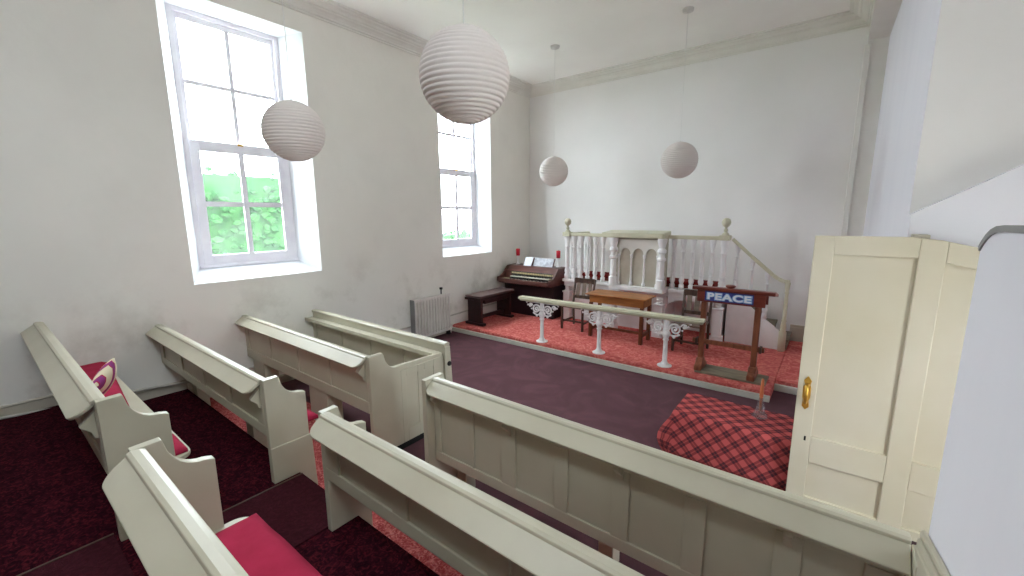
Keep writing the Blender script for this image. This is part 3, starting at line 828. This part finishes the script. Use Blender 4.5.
# ------------------------------------------------------------------ reading table, chairs
tb = thing('side_table', 'honey coloured oak table standing in front of the pulpit', 'table', (-2.77, 6.6, ZP))
b = BM(); box(b, -3.30, -2.25, 6.34, 6.84, .865, .89); obj('tabletop', b, M['oak'], tb, bevel=.008)
b = BM(); box(b, -3.245, -2.305, 6.40, 6.42, .735, .865); box(b, -3.245, -2.305, 6.76, 6.78, .735, .865); box(b, -3.25, -3.23, 6.41, 6.77, .735, .865); box(b, -2.32, -2.30, 6.41, 6.77, .735, .865); obj('apron', b, M['oak'], tb, bevel=.003)
for x in (-3.22, -2.33):
    for y in (6.42, 6.76):
        b = BM(); box(b, x-.028, x+.028, y-.028, y+.028, ZP+.001, .735); obj('leg', b, M['oakdk'], tb, bevel=.005)
b = BM(); box(b, -3.20, -2.35, 6.575, 6.605, .25, .29)
for x in (-3.22, -2.33): box(b, x-.015, x+.015, 6.45, 6.73, .24, .30)
obj('stretcher', b, M['oakdk'], tb)

def chair(x, y, label):
    t = thing('wooden_chair', label, 'chair', (x, y, ZP), 'wooden chairs on the platform')
    w = .21
    b = BM(); prism(b, [(x-w-.015,y-.02),(x+w+.015,y-.02),(x+w-.01,y+.42),(x-w+.01,y+.42)], 'z', .545, .575); obj('seat', b, M['chairseat'], t, bevel=.008)
    for sx in (-1, 1):
        b = BM(); obox(b, (x+sx*w,y+.02,ZP+.001), (x+sx*w,y+.02,.545), .036, .036, (0,1,0)); obj('leg', b, M['chair'], t, bevel=.005)
        b = BM(); obox(b, (x+sx*(w-.015),y+.44,ZP+.001), (x+sx*(w-.015),y+.41,.56), .036, .036, (0,1,0)); obox(b, (x+sx*(w-.015),y+.41,.56), (x+sx*(w-.005),y+.50,1.02), .034, .034, (0,1,0)); obj('leg', b, M['chair'], t, bevel=.005)
        b = BM(); obox(b, (x+sx*w,y+.02,.27), (x+sx*(w-.015),y+.43,.27), .022, .03); obj('stretcher', b, M['chair'], t)
    b = BM(); obox(b, (x-w,y+.02,.30), (x+w,y+.02,.30), .02, .03); obj('stretcher', b, M['chair'], t)
    b = BM(); obox(b, (x-w+.01,y+.490,.98), (x+w-.01,y+.490,.98), .022, .10); obj('back_rail', b, M['chair'], t, bevel=.006); b = BM(); obox(b, (x-w+.01,y+.43,.68), (x+w-.01,y+.43,.68), .022, .06); obj('back_rail', b, M['chair'], t, bevel=.006)
    for i in range(3):
        xx = x-.12+i*.12
        b = BM(); obox(b, (xx,y+.435,.70), (xx,y+.48,.94), .075, .012, (0,1,0)); obj('back_slat', b, M['chairseat'], t)
    return t
chair(-3.66, 6.53, 'wooden chair left of the oak table, between organ and pulpit')
chair(-1.62, 6.42, 'wooden chair half hidden behind the lectern, in front of the arched pulpit bay')

# ------------------------------------------------------------------ lectern
lc = thing('lectern', 'dark red mahogany lectern on two legs standing on a dusty plank', 'lectern', (-.97, 5.85, ZP))
yf = 5.74
b = BM(); prism(b, [(yf-.03,1.24),(yf-.03,1.285),(yf+.06,1.285),(yf+.36,1.215),(yf+.36,1.18),(yf+.06,1.24)], 'x', -1.42, -.49); obj('desk_top', b, M['mahog'], lc, bevel=.008)
b = BM(); box(b, -1.36, -.585, yf, yf+.022, 1.085, 1.237); obj('front_board', b, M['mahog'], lc, bevel=.006)
b = BM(); box(b, -1.36, -.585, yf+.27, yf+.29, 1.08, 1.19); obj('back_board', b, M['mahog'], lc, bevel=.004)
for x in (-1.285, -.665):
    b = BM(); box(b, x-.034, x+.034, yf+.06, yf+.13, .30, 1.2); obj('leg', b, M['legwood'], lc, bevel=.012, seg=3)
    b = BM(); prism(b, [(yf-.06,ZP+.03),(yf-.06,ZP+.09),(yf+.0,ZP+.12),(yf+.05,.31),(yf+.14,.31),(yf+.19,ZP+.12),(yf+.28,ZP+.08),(yf+.28,ZP+.03)], 'x', x-.045, x+.045); obj('foot', b, M['legwood'], lc, bevel=.012)
    b = BM(); box(b, x-.03, x+.03, yf+.023, yf+.27, 1.08, 1.18); obj('cheek', b, M['mahog'], lc, bevel=.006)
b = BM(); box(b, -1.40, -.56, yf+.075, yf+.115, .505, .565); obj('stretcher', b, M['legwood'], lc, bevel=.008)
for x in (-1.345, -.60):
    b = BM(); box(b, x-.014, x+.014, yf+.045, yf+.145, .50, .575); obj('wedge', b, M['chair'], lc, bevel=.004)
b = BM(); box(b, -1.32, -.50, yf-.05, yf+.30, ZP+.001, ZP+.029)
tag(obj('plank', b, M['board'], bevel=.006, origin=(-.95,5.82,ZP)), 'flat dusty plank lying under the feet of the lectern', 'board')
sg = thing('banner_sign', 'blue PEACE sign with white capitals fixed to the lectern front', 'sign', (-.99, yf-.004, 1.17))
b = BM(); box(b, -1.265, -.712, yf-.006, yf-.001, 1.108, 1.232); obj('cloth', b, M['signblue'], sg)
def text_mesh(name, body, size, off, ext, m, loc, parent, width):
    cu = bpy.data.curves.new('lettering_source', 'FONT'); cu.body = body; cu.size = size; cu.align_x = 'CENTER'; cu.align_y = 'CENTER'
    cu.offset = off; cu.extrude = ext; cu.space_character = 1.12
    o = bpy.data.objects.new('lettering_source', cu); COL.objects.link(o)
    dg = bpy.context.evaluated_depsgraph_get(); dg.update()
    me = bpy.data.meshes.new_from_object(o.evaluated_get(dg)); bpy.data.objects.remove(o)
    xs = [v.co.x for v in me.vertices]; k = width/(max(xs)-min(xs)); cx = (max(xs)+min(xs))/2
    ys = [v.co.y for v in me.vertices]; cy = (max(ys)+min(ys))/2
    for v in me.vertices: v.co = Vector(((v.co.x-cx)*k, -v.co.z, (v.co.y-cy)))
    me.materials.clear(); me.materials.append(m)
    q = bpy.data.objects.new(name, me); COL.objects.link(q); q.parent = parent; q.location = Vector(loc)-wloc(parent)
    return q
text_mesh('letter_outline', 'PEACE', .112, .010, .001, M['signpale'], (-.985, yf-.0075, 1.170), sg, .52)
text_mesh('lettering', 'PEACE', .112, .0035, .001, M['signwhite'], (-.985, yf-.0095, 1.170), sg, .495)
b = BM(); lathe(b, [(0,0),(.035,0),(.055,.015),(.06,.028),(.048,.038),(.024,.042),(0,.042)], (-.98,5.775,1.286), 18)
tag(obj('wooden_bowl', b, M['mahog'], smooth=True, origin=(-.98,5.775,1.286)), 'small upturned red-brown wooden bowl on the lectern top', 'bowl')

# ------------------------------------------------------------------ pulpit
pu = thing('pulpit', 'white balustraded pulpit with a projecting arched desk against the far wall', 'pulpit', (-2.8, 7.7, ZP))
PF = 7.28; ZL = .95; ZH = 1.83
pl, prx = -4.2, -1.37
b = BM(); box(b, pl-.08, prx+.06, PF-.06, YF-.01, ZL-.055, ZL); box(b, pl-.05, prx+.03, PF-.03, YF-.01, ZL-.14, ZL-.055); obj('platform', b, M['white'], pu, bevel=.008)
def bal_prof(h):
    p = [(0,0),(.034,0),(.034,.10*h),(.022,.115*h),(.026,.13*h),(.036,.18*h),(.034,.21*h),(.022,.26*h),(.019,.28*h),(.030,.29*h),(.030,.305*h),(.019,.32*h),(.027,.36*h),(.027,.42*h),(.022,.6*h),(.017,.73*h),(.028,.74*h),(.028,.755*h),(.016,.77*h),(.022,.83*h),(.036,.92*h),(.040,.97*h),(.040,h),(0,h)]
    return [(r*1.25, z) for r, z in p]
bb = BM(); lathe(bb, bal_prof(ZH-.03-ZL), (0,0,0), 10)
bal0 = obj('baluster', bb, M['white'], pu, smooth=True, origin=(0,0,0))
first = True
def add_bal(x, y):
    global first
    o = bal0 if first else bal0.copy()
    if not first: COL.objects.link(o); o.parent = pu
    first = False
    o.location = Vector((x, y, ZL)) - pu.location
for x in (-4.05,-3.90,-3.75,-3.59,-3.43): add_bal(x, PF)
for x in (-2.14,-1.99,-1.835,-1.685,-1.54): add_bal(x, PF)
for k in range(5): add_bal(pl, PF+.17+k*.15)
for x in (pl, prx):
    big = x == prx
    b = BM(); h = ZH-.03-ZL
    lathe(b, [(0,0),(.058,0),(.058,.1*h),(.04,.13*h),(.055,.18*h),(.05,.21*h),(.038,.27*h),(.052,.285*h),(.052,.3*h),(.038,.32*h),(.046,.38*h),(.042,.6*h),(.034,.73*h),(.05,.745*h),(.05,.76*h),(.036,.78*h),(.055,.92*h),(.062,.97*h),(.062,h),(0,h)], (x,PF,ZL), 14)
    nw = obj('newel_post', b, M['white'], pu, smooth=True)
    b = BM(); box(b, x-.075, x+.075, PF-.075, PF+.075, ZH-.03, ZH+.045)
    lathe(b, [(.06,0),(.045,.03),(.022,.05),(.03,.07),(.034,.085),(.018,.105),(.02,.125),(.04,.14),(.06,.165),(.068,.205),(.055,.245),(.03,.265),(0,.272)], (x,PF,ZH+.045), 16)
    fo = obj('finial', b, M['ivory'], nw, smooth=True); m_ = fo.modifiers.new('edge','EDGE_SPLIT'); m_.split_angle = math.radians(40)
for q in ((pl,-3.20,PF-.045,PF+.045),(-2.28,prx,PF-.045,PF+.045),(pl-.045,pl+.045,PF+.046,YF-.005)):
    b = BM(); box(b, q[0], q[1], q[2], q[3], ZH-.03, ZH+.03); obj('handrail', b, M['ivory'], pu, bevel=.012)
# desk
dk0, dk1 = -3.17, -2.20
DY = 7.02
b = BM(); prism(b, [(DY-.06,1.81),(DY-.06,1.895),(PF+.1,1.93),(PF+.1,1.81)], 'x', dk0-.15, dk1-.03); obj('desk_top', b, M['ivory'], pu, bevel=.012)
b = BM(); box(b, dk0, dk1, DY-.03, PF-.061, ZL-.06, ZL+.02); obj('desk_ledge', b, M['white'], pu, bevel=.008)
b = BM(); box(b, dk0+.06, dk1-.06, DY+.10, DY+.12, ZL+.02, 1.81); box(b, dk0+.05, dk0+.08, DY+.12, PF+.05, ZL+.02, 1.81); box(b, dk1-.08, dk1-.05, DY+.12, PF+.05, ZL+.02, 1.81); obj('desk_panel', b, M['skirt'], pu, bevel=.004)
# arcade in front of the panel
b = BM(); ax0, ax1, na = dk0+.14, dk1-.14, 3; aw = (ax1-ax0)/na; zs, ztop = 1.52, 1.78
for k in range(na):
    xa, xb = ax0+k*aw, ax0+(k+1)*aw; xm = (xa+xb)/2; r = aw/2-.02
    pts = [(xa,ztop),(xb,ztop),(xb,zs),(xm+r,zs)] + [(xm+r*math.cos(i/10*PI), zs+r*1.15*math.sin(i/10*PI)) for i in range(1,10)] + [(xm-r,zs),(xa,zs)]
    prism(b, pts, 'y', DY+.06, DY+.10)
obj('arcade', b, M['cornice'], pu)
for k in range(na+1):
    x = ax0+k*aw
    b = BM(); lathe(b, [(0,0),(.032,0),(.032,.05),(.018,.07),(.016,.48),(.022,.49),(.026,.53),(.03,zs-ZL-.02),(0,zs-ZL-.02)], (x,DY+.06,ZL+.02), 10); obj('arcade_column', b, M['white'], pu, smooth=True)
for x in (dk0+.06, dk1-.06):
    b = BM(); h = 1.81-ZL-.02
    lathe(b, [(0,0),(.075,0),(.075,.14),(.05,.16),(.064,.19),(.06,.22),(.05,.24),(.054,.3),(.048,h-.38),(.07,h-.36),(.07,h-.33),(.05,h-.31),(.05,h-.25),(.07,h-.23),(.07,h-.19),(.048,h-.16),(.07,h-.07),(.078,h-.04),(.078,h),(0,h)], (x,DY+.01,ZL+.02), 14)
    c = obj('desk_column', b, M['white'], pu, smooth=True); m_ = c.modifiers.new('edge','EDGE_SPLIT'); m_.split_angle = math.radians(40)
# base
for x, y in ((pl+.02,PF),(dk0+.06,DY+.03),(dk1-.06,DY+.03),(prx-.02,PF)):
    b = BM()
    box(b, x-.07, x+.07, y-.06, y+.06, ZP+.12, .70); box(b, x-.09, x+.09, y-.08, y+.08, ZP+.001, ZP+.12); box(b, x-.085, x+.085, y-.075, y+.075, .68, .71)
    lathe(b, [(.05,.71),(.055,.73),(.04,.75),(.055,.78),(.04,.80),(.06,ZL-.14)], (x,y,0), 14)
    obj('base_post', b, M['white'], pu, bevel=.006)
b = BM(); box(b, pl+.05, dk1-.06, PF+.06, PF+.085, ZP+.001, ZL-.14); box(b, dk1-.06, prx, 7.80, 7.82, ZP+.001, ZL-.14); box(b, dk1-.06, dk1-.035, PF+.085, 7.80, ZP+.001, ZL-.14); box(b, prx-.03, prx, PF+.06, YF-.02, ZP+.001, ZL-.14); obj('base_panel', b, M['white'], pu, bevel=.003)
b = BM(); xa, xb = dk1+.01, prx-.09; xm = (xa+xb)/2; r = (xb-xa)/2
prism(b, [(xa,ZL-.14),(xb,ZL-.14),(xb,.66)] + [(xm+r*math.cos(i/10*PI), .66+.11*math.sin(i/10*PI)) for i in range(1,10)] + [(xa,.66)], 'y', PF-.02, PF+.01); obj('arch_valance', b, M['white'], pu)
# bench inside the pulpit
pb = thing('upholstered_bench', 'red upholstered bench seen through the pulpit balusters', 'bench', (-2.7, 7.85, ZL))
b = BM(); box(b, -3.95, -1.5, 7.42, 7.8, ZL+.05, ZL+.12); obj('upholstery', b, M['pulpitred'], pb, bevel=.02, seg=3)
b = BM(); box(b, -3.93, -1.52, 7.44, 7.78, ZL+.001, ZL+.05); obj('base', b, M['mahog'], pb)
b = BM(); prism(b, [(-3.30,0),(-3.25,0),(-3.22,.35),(-3.26,.6),(-3.25,.86),(-3.31,.86),(-3.32,.55),(-3.29,.3)], 'y', 7.372, 7.398)
bmesh.ops.translate(b, verts=b.verts[:], vec=(0,0,ZL+.001))
tag(obj('dark_board', b, M['organdk'], origin=(-3.28,7.36,ZL)), 'narrow dark board standing behind the balusters left of the pulpit desk', 'board')

# stairs down from the pulpit
st = thing('pulpit_stair', 'white pulpit staircase with a sloping ivory handrail at the right end', 'staircase', (-.95, 7.7, ZP))
SY = 7.40
sx0, sx1 = prx+.074, -.50
b = BM(); prism(b, [(sx0,ZP+.001),(sx1,ZP+.001),(sx1,.40),(sx0,1.02)], 'y', SY+.03, SY+.055); obj('string', b, M['white'], st, bevel=.004)
for k in range(4):
    xa = sx0+k*.215; zt_ = .80-k*.17
    b = BM(); box(b, xa, xa+.235, SY+.056, YF-.04, zt_-.03, zt_); box(b, xa+.2, xa+.215, SY+.056, YF-.04, zt_-.17, zt_-.03); obj('tread', b, M['board'], st)
path = [(prx+.095,SY-.05,ZH-.012), (-1.0,SY,1.555), (-.69,SY,1.285), (-.62,SY,1.235), (-.55,SY,1.205), (-.47,SY,1.20)]
b = BM()
for p, q in zip(path, path[1:]): obox(b, p, q, .065, .05)
obj('handrail', b, M['ivory'], st, bevel=.01)
b = BM(); lathe(b, [(0,0),(.05,0),(.05,.30),(.034,.33),(.042,.37),(.034,.42),(.028,.45),(.036,.47),(.026,.50),(.028,.7),(.022,.88),(.032,.90),(.024,.92),(.034,1.0),(.036,1.06),(0,1.06)], (-.495,SY,ZP+.001), 14); obj('newel_post', b, M['ivory'], st, smooth=True)
for x in (-1.20, -.98, -.76):
    t_ = (x-path[0][0])/(-.69-path[0][0]); zt_ = lerp(ZH, 1.285, t_)-.03; zb_ = lerp(1.02,.40,(x-sx0)/(sx1-sx0))
    b = BM(); lathe(b, [(r*.85, z) for r, z in bal_prof(zt_-zb_)], (x,SY+.02,zb_), 10); obj('baluster', b, M['white'], st, smooth=True)

# ------------------------------------------------------------------ communion table under a tartan cloth
tx0, tx1, ty0, ty1, tz = -1.01, -.02, 3.70, 4.20, .45
b = BM(); 
tt = thing('low_table', 'low table hidden under the red tartan cloth beside the open door', 'table', (-.5, 3.95, 0))
box(b, tx0+.01, tx1-.01, ty0+.01, ty1-.01, tz-.03, tz-.004); obj('tabletop', b, M['oakdk'], tt)
for x in (tx0+.05, tx1-.05):
    for y in (ty0+.05, ty1-.05):
        b = BM(); box(b, x-.025, x+.025, y-.025, y+.025, .001, tz-.03); obj('leg', b, M['oakdk'], tt)
b = BM(); uvl = b.loops.layers.uv.new('UVMap')
drop = .43; sp = .02
xs = [tx0+i*(tx1-tx0)/16 for i in range(17)]; ys = [ty0+i*(ty1-ty0)/8 for i in range(9)]
uvmap = {}
def V(p, uv):
    v = b.verts.new(p); uvmap[v] = uv; return v
top = [[V((x,y,tz), (x,y)) for y in ys] for x in xs]
faces = []
for i in range(16):
    for j in range(8): faces.append((top[i][j],top[i+1][j],top[i+1][j+1],top[i][j+1]))
nd = 7
def skirt(edge, normal, uvdir, pinch0, pinch1):
    """one hanging side of the cloth; pinch = how far the corner fold flares out"""
    rows = [edge]; n_ = len(edge)
    for k in range(1, nd+1):
        f = k/nd; row = []
        for i, e in enumerate(edge):
            u0 = i/(n_-1)
            w = .012*math.sin(i*1.9+k*.3)*f + .018*f
            q = pinch0*max(0,1-u0/.18)*f + pinch1*max(0,1-(1-u0)/.18)*f
            out = w + q
            p = e.co + Vector(normal)*out + Vector((0,0,-drop*f*(1-.0*q)))
            row.append(V(p, (uvmap[e][0]+uvdir[0]*drop*f, uvmap[e][1]+uvdir[1]*drop*f)))
        rows.append(row)
    for r0, r1 in zip(rows, rows[1:]):
        for i in range(n_-1): faces.append((r0[i],r0[i+1],r1[i+1],r1[i]))
    return rows
R1 = skirt([top[i][0] for i in range(17)], (0,-1,0), (0,-1), 0, 0)
R2 = skirt([top[i][8] for i in range(17)], (0,1,0), (0,1), 0, 0)
R3 = skirt(top[0], (-1,0,0), (-1,0), .0, .02)
R4 = skirt(top[16], (1,0,0), (1,0), .02, .02)
def corner(ra, ia, rb, ib, dirv):
    """hanging corner fold joining two sides"""
    for k in range(nd):
        a0, a1, c0, c1 = ra[k][ia], ra[k+1][ia], rb[k][ib], rb[k+1][ib]
        def mid(p, q, f):
            v = b.verts.new((p.co+q.co)/2 + Vector(dirv)*.13*math.sin(PI*min(1,f**1.35*.88))); uvmap[v] = ((uvmap[p][0]+uvmap[q][0])/2, (uvmap[p][1]+uvmap[q][1])/2); return v
        key = (id(ra), k)
        m0 = mids.get((ia,id(ra),k)) or (mid(a0,c0,k/nd) if k else None)
        m1 = mid(a1,c1,(k+1)/nd); mids[(ia,id(ra),k+1)] = m1
        if m0 is None: faces.append((a0,a1,m1)); faces.append((c0,m1,c1))
        else: faces.append((a0,a1,m1,m0)); faces.append((m0,m1,c1,c0))
mids = {}
corner(R1, 0, R3, 0, (-.95,.1,0)); corner(R1, 16, R4, 0, (.7,-.1,0)); corner(R2, 0, R3, 8, (-.7,.3,0)); corner(R2, 16, R4, 8, (.7,.3,0))
for f in faces:
    try: nf = b.faces.new(f)
    except ValueError: continue
    for l in nf.loops: l[uvl].uv = ((uvmap[l.vert][0]+uvmap[l.vert][1])*.7071, (uvmap[l.vert][1]-uvmap[l.vert][0])*.7071)
cl = obj('tablecloth', b, M['tartan'], smooth=True, origin=(-.5,3.95,tz)); cl.data.polygons.foreach_set('use_smooth', [True]*len(cl.data.polygons))
m_ = cl.modifiers.new('edge','EDGE_SPLIT'); m_.split_angle = math.radians(34)
m_ = cl.modifiers.new('thick','SOLIDIFY'); m_.thickness = .003; m_.offset = 1
tag(cl, 'red and black tartan cloth draped over the low table beside the door', 'tablecloth')
cs = thing('candlestick', 'glass candlestick holding an amber taper on the tartan cloth', 'candlestick', (-.375, 4.04, tz+.004))
x, y, z = -.375, 4.04, tz+.004
b = BM(); lathe(b, [(0,0),(.062,0),(.062,.008),(.046,.03),(.032,.07),(.022,.12),(.017,.165),(.013,.17),(.012,.05),(0,.045)], (x,y,z), 18); obj('glass_foot', b, M['clearglass'], cs, smooth=True)
b = BM(); lathe(b, [(0,.051),(.0105,.051),(.0115,.17),(.016,.19),(.0155,.25),(.012,.30),(.010,.335),(.003,.345),(0,.35)], (x,y,z), 12); obj('taper', b, M['amber'], cs, smooth=True)

# ------------------------------------------------------------------ open door
DYF = 3.615
def dp(x0, x1, z0, z1, y0=DYF, y1=DYF+.05, bm=None): box(bm, x0, x1, y0, y1, z0, z1)
b = BM()
dx0, dx1 = -.113, .99
def topz(x): 
    pts = [(-.2,2.05),(.39,2.052),(.527,2.034),(.684,1.995),(.85,1.94),(1.0,1.87)]
    for p, q in zip(pts, pts[1:]):
        if p[0] <= x <= q[0]: return lerp(p[1], q[1], (x-p[0])/(q[0]-p[0]))
    return 1.87
# rails and stiles
prism(b, [(dx0,.02),(.001,.02),(.001,2.05),(dx0,2.05)], 'y', DYF, DYF+.05)
prism(b, [(.424,.02),(.548,.02),(.548,topz(.548)),(.527,2.034),(.424,2.047)], 'y', DYF, DYF+.05)
prism(b, [(.90,.02),(dx1,.02),(dx1,topz(dx1)),(.90,topz(.90))], 'y', DYF, DYF+.05)
prism(b, [(.001,1.922),(.424,1.922),(.424,2.047),(.39,2.052),(.001,2.05)], 'y', DYF, DYF+.05)
prism(b, [(.548,1.90),(.684,1.87),(.9,1.76),(.9,topz(.9)),(.684,1.995),(.548,topz(.548))], 'y', DYF, DYF+.05)
for a, c in ((.001,.424),(.548,.90)):
    box(b, a, c, DYF, DYF+.05, .37, .575); box(b, a, c, DYF, DYF+.05, .02, .09)
dr = struct('door_1', b, M['door'], bevel=.005)
b = BM()
box(b, .001, .424, DYF+.020, DYF+.030, .575, 1.922); box(b, .001, .424, DYF+.020, DYF+.030, .09, .37)
prism(b, [(.548,.575),(.90,.575),(.90,1.76),(.684,1.87),(.548,1.90)], 'y', DYF+.020, DYF+.030); box(b, .548, .90, DYF+.020, DYF+.030, .09, .37)
obj('panel', b, M['door'], dr)
b = BM(); hx = -.055
prism(b, [(hx-.022,.80),(hx,.775),(hx+.022,.80),(hx+.016,.85),(hx+.024,.87),(hx+.024,.95),(hx+.016,.97),(hx+.024,1.0),(hx,1.035),(hx-.024,1.0),(hx-.016,.97),(hx-.024,.95),(hx-.024,.87),(hx-.016,.85)], 'y', DYF-.004, DYF-.0005)
hd = obj('handle', b, M['brass'], dr, bevel=.002)
b = BM()
tube(b, [(hx,DYF-.003,.965),(hx,DYF-.03,.965),(hx,DYF-.042,.94),(hx,DYF-.045,.905),(hx,DYF-.042,.865),(hx,DYF-.03,.842),(hx,DYF-.003,.842)], [.014,.012,.011,.014,.011,.012,.014], 10); obj('grip', b, M['brass'], hd, smooth=True)
b = BM(); box(b, -.040, -.028, DYF-.002, DYF+.001, .535, .57); obj('keyhole', b, M['dark'], dr)
b = BM(); box(b, .39, .47, 3.67, 3.775, 2.03, 2.066); struct('door_closer_block', b, M['skirt'], bevel=.004)

# ------------------------------------------------------------------ outdoors
b = BM(); box(b, -40, -11.0, -25, 40, -.5, -.3); struct('ground_lawn', b, M['lawn'])
b = BM(); box(b, -10.99, -6.12, -25, 40, -.5, -.3); box(b, -6.12, 12, -25, YB-.31, -.5, -.3); box(b, XR+.21, 12, YB-.31, 40, -.5, -.3); struct('ground_bounce_yard', b, M['gravel'])  # unseen pale ground added to bounce daylight up to the ceiling
def hedge(x, y0, y1, h, label, seed):
    """clipped but shaggy hedge: a solid body bristling with small leaf clumps"""
    rnd = random.Random(seed); b = BM()
    box(b, x-.5, x+.5, y0, y1, -.3, h-.12)
    ico = bmesh.new(); bmesh.ops.create_icosphere(ico, subdivisions=1, radius=1); base = [v.co.copy() for v in ico.verts]; fc = [[v.index for v in f.verts] for f in ico.faces]; ico.free()
    for i in range(int((y1-y0)*h*85)):
        yy = rnd.uniform(y0, y1); zz = rnd.uniform(-.3, h) ; rr = rnd.uniform(.04,.11)
        xx = x+.5+rnd.uniform(-.08,.12) if zz < h-.3 else x+rnd.uniform(-.5,.55)
        sq = rnd.uniform(.5,1.2)
        vs = [b.verts.new((xx+c.x*rr*rnd.uniform(.7,1.3), yy+c.y*rr*rnd.uniform(.7,1.3), zz+c.z*rr*sq)) for c in base]
        for f in fc: b.faces.new([vs[k] for k in f])
    o = obj('garden_hedge', b, M['leaf'], origin=(x,(y0+y1)/2,-.3)); o['kind'] = 'thing'
    tag(o, label, 'hedge'); return o
hedge(-10.2, -1.0, 8.0, 3.15, 'bright green hedge seen through the lower panes of the large window', 5)
hedge(-10.6, 8.4, 16.0, 1.7, 'lower green hedge glimpsed at the bottom of the second window', 6)

# ------------------------------------------------------------------ light: overcast sky through every window
w = bpy.data.worlds.new('overcast_sky'); sc.world = w; w.use_nodes = True
nt = w.node_tree; bg = nt.nodes['Background']
tc = nt.nodes.new('ShaderNodeTexCoord'); sp_ = nt.nodes.new('ShaderNodeSeparateXYZ'); cr = nt.nodes.new('ShaderNodeValToRGB')
nt.links.new(tc.outputs['Generated'], sp_.inputs[0]); nt.links.new(sp_.outputs['Z'], cr.inputs['Fac'])
cr.color_ramp.elements[0].color = (.80,.91,.97,1); cr.color_ramp.elements[1].color = (.86,.95,1,1)
nt.links.new(cr.outputs['Color'], bg.inputs['Color']); bg.inputs['Strength'].default_value = 2.0
def portal(name, loc, rot, sx, sy):
    l = bpy.data.lights.new(name, 'AREA'); l.shape = 'RECTANGLE'; l.size = sx; l.size_y = sy; l.cycles.is_portal = True
    o = bpy.data.objects.new(name, l); COL.objects.link(o); o.location = loc; o.rotation_euler = rot
for wd in WIN:
    portal('window_daylight', (XL-DX-.1, (wd['i0']+wd['i1'])/2, (ZI0+ZI1)/2), (PI/2, 0, -PI/2), wd['i1']-wd['i0']+.1, ZI1-ZI0+.1)
for a, c, za, zb in BACKOPS: portal('back_daylight', ((a+c)/2, YB-.31, (za+zb)/2), (PI/2, 0, 0), c-a, zb-za)
portal('added_opening_daylight', ((ADDED_GAP[0]+ADDED_GAP[1])/2, (ADDED_GAP[2]+ADDED_GAP[3])/2, ZC+.11), (0,0,0), ADDED_GAP[1]-ADDED_GAP[0], ADDED_GAP[3]-ADDED_GAP[2])
for a, c, za, zb in OUTOPS: portal('stair_daylight', (XR+.21, (a+c)/2, (za+zb)/2), (PI/2, 0, PI/2), c-a, zb-za)

# ------------------------------------------------------------------ camera
cam = bpy.data.cameras.new('camera'); co = bpy.data.objects.new('camera', cam); COL.objects.link(co)
F, PITCH, YAW, ROLL = 419.039, .170951673, -.655385493, -.00611095761
cam.sensor_width = 36.0; cam.lens = F*36/1024; cam.clip_start = .02; cam.clip_end = 200
fw = Vector((math.sin(YAW)*math.cos(PITCH), math.cos(YAW)*math.cos(PITCH), -math.sin(PITCH)))
rt = Vector((math.cos(YAW), -math.sin(YAW), 0)); up = rt.cross(fw)
rt2 = rt*math.cos(ROLL) + up*math.sin(ROLL); up2 = rt2.cross(fw)
mw = Matrix(((rt2.x,up2.x,-fw.x,0),(rt2.y,up2.y,-fw.y,0),(rt2.z,up2.z,-fw.z,2.2),(0,0,0,1)))
co.matrix_world = mw
sc.camera = co

sc.view_settings.view_transform = 'Standard'; sc.view_settings.look = 'None'; sc.view_settings.gamma = 1.0
sc.view_settings.use_curve_mapping = False
sc.view_settings.exposure = 3.62
cy = sc.cycles
cy.max_bounces = 14; cy.diffuse_bounces = 10; cy.glossy_bounces = 3; cy.transparent_max_bounces = 12
cy.sample_clamp_indirect = 8.0
cy.use_denoising = True
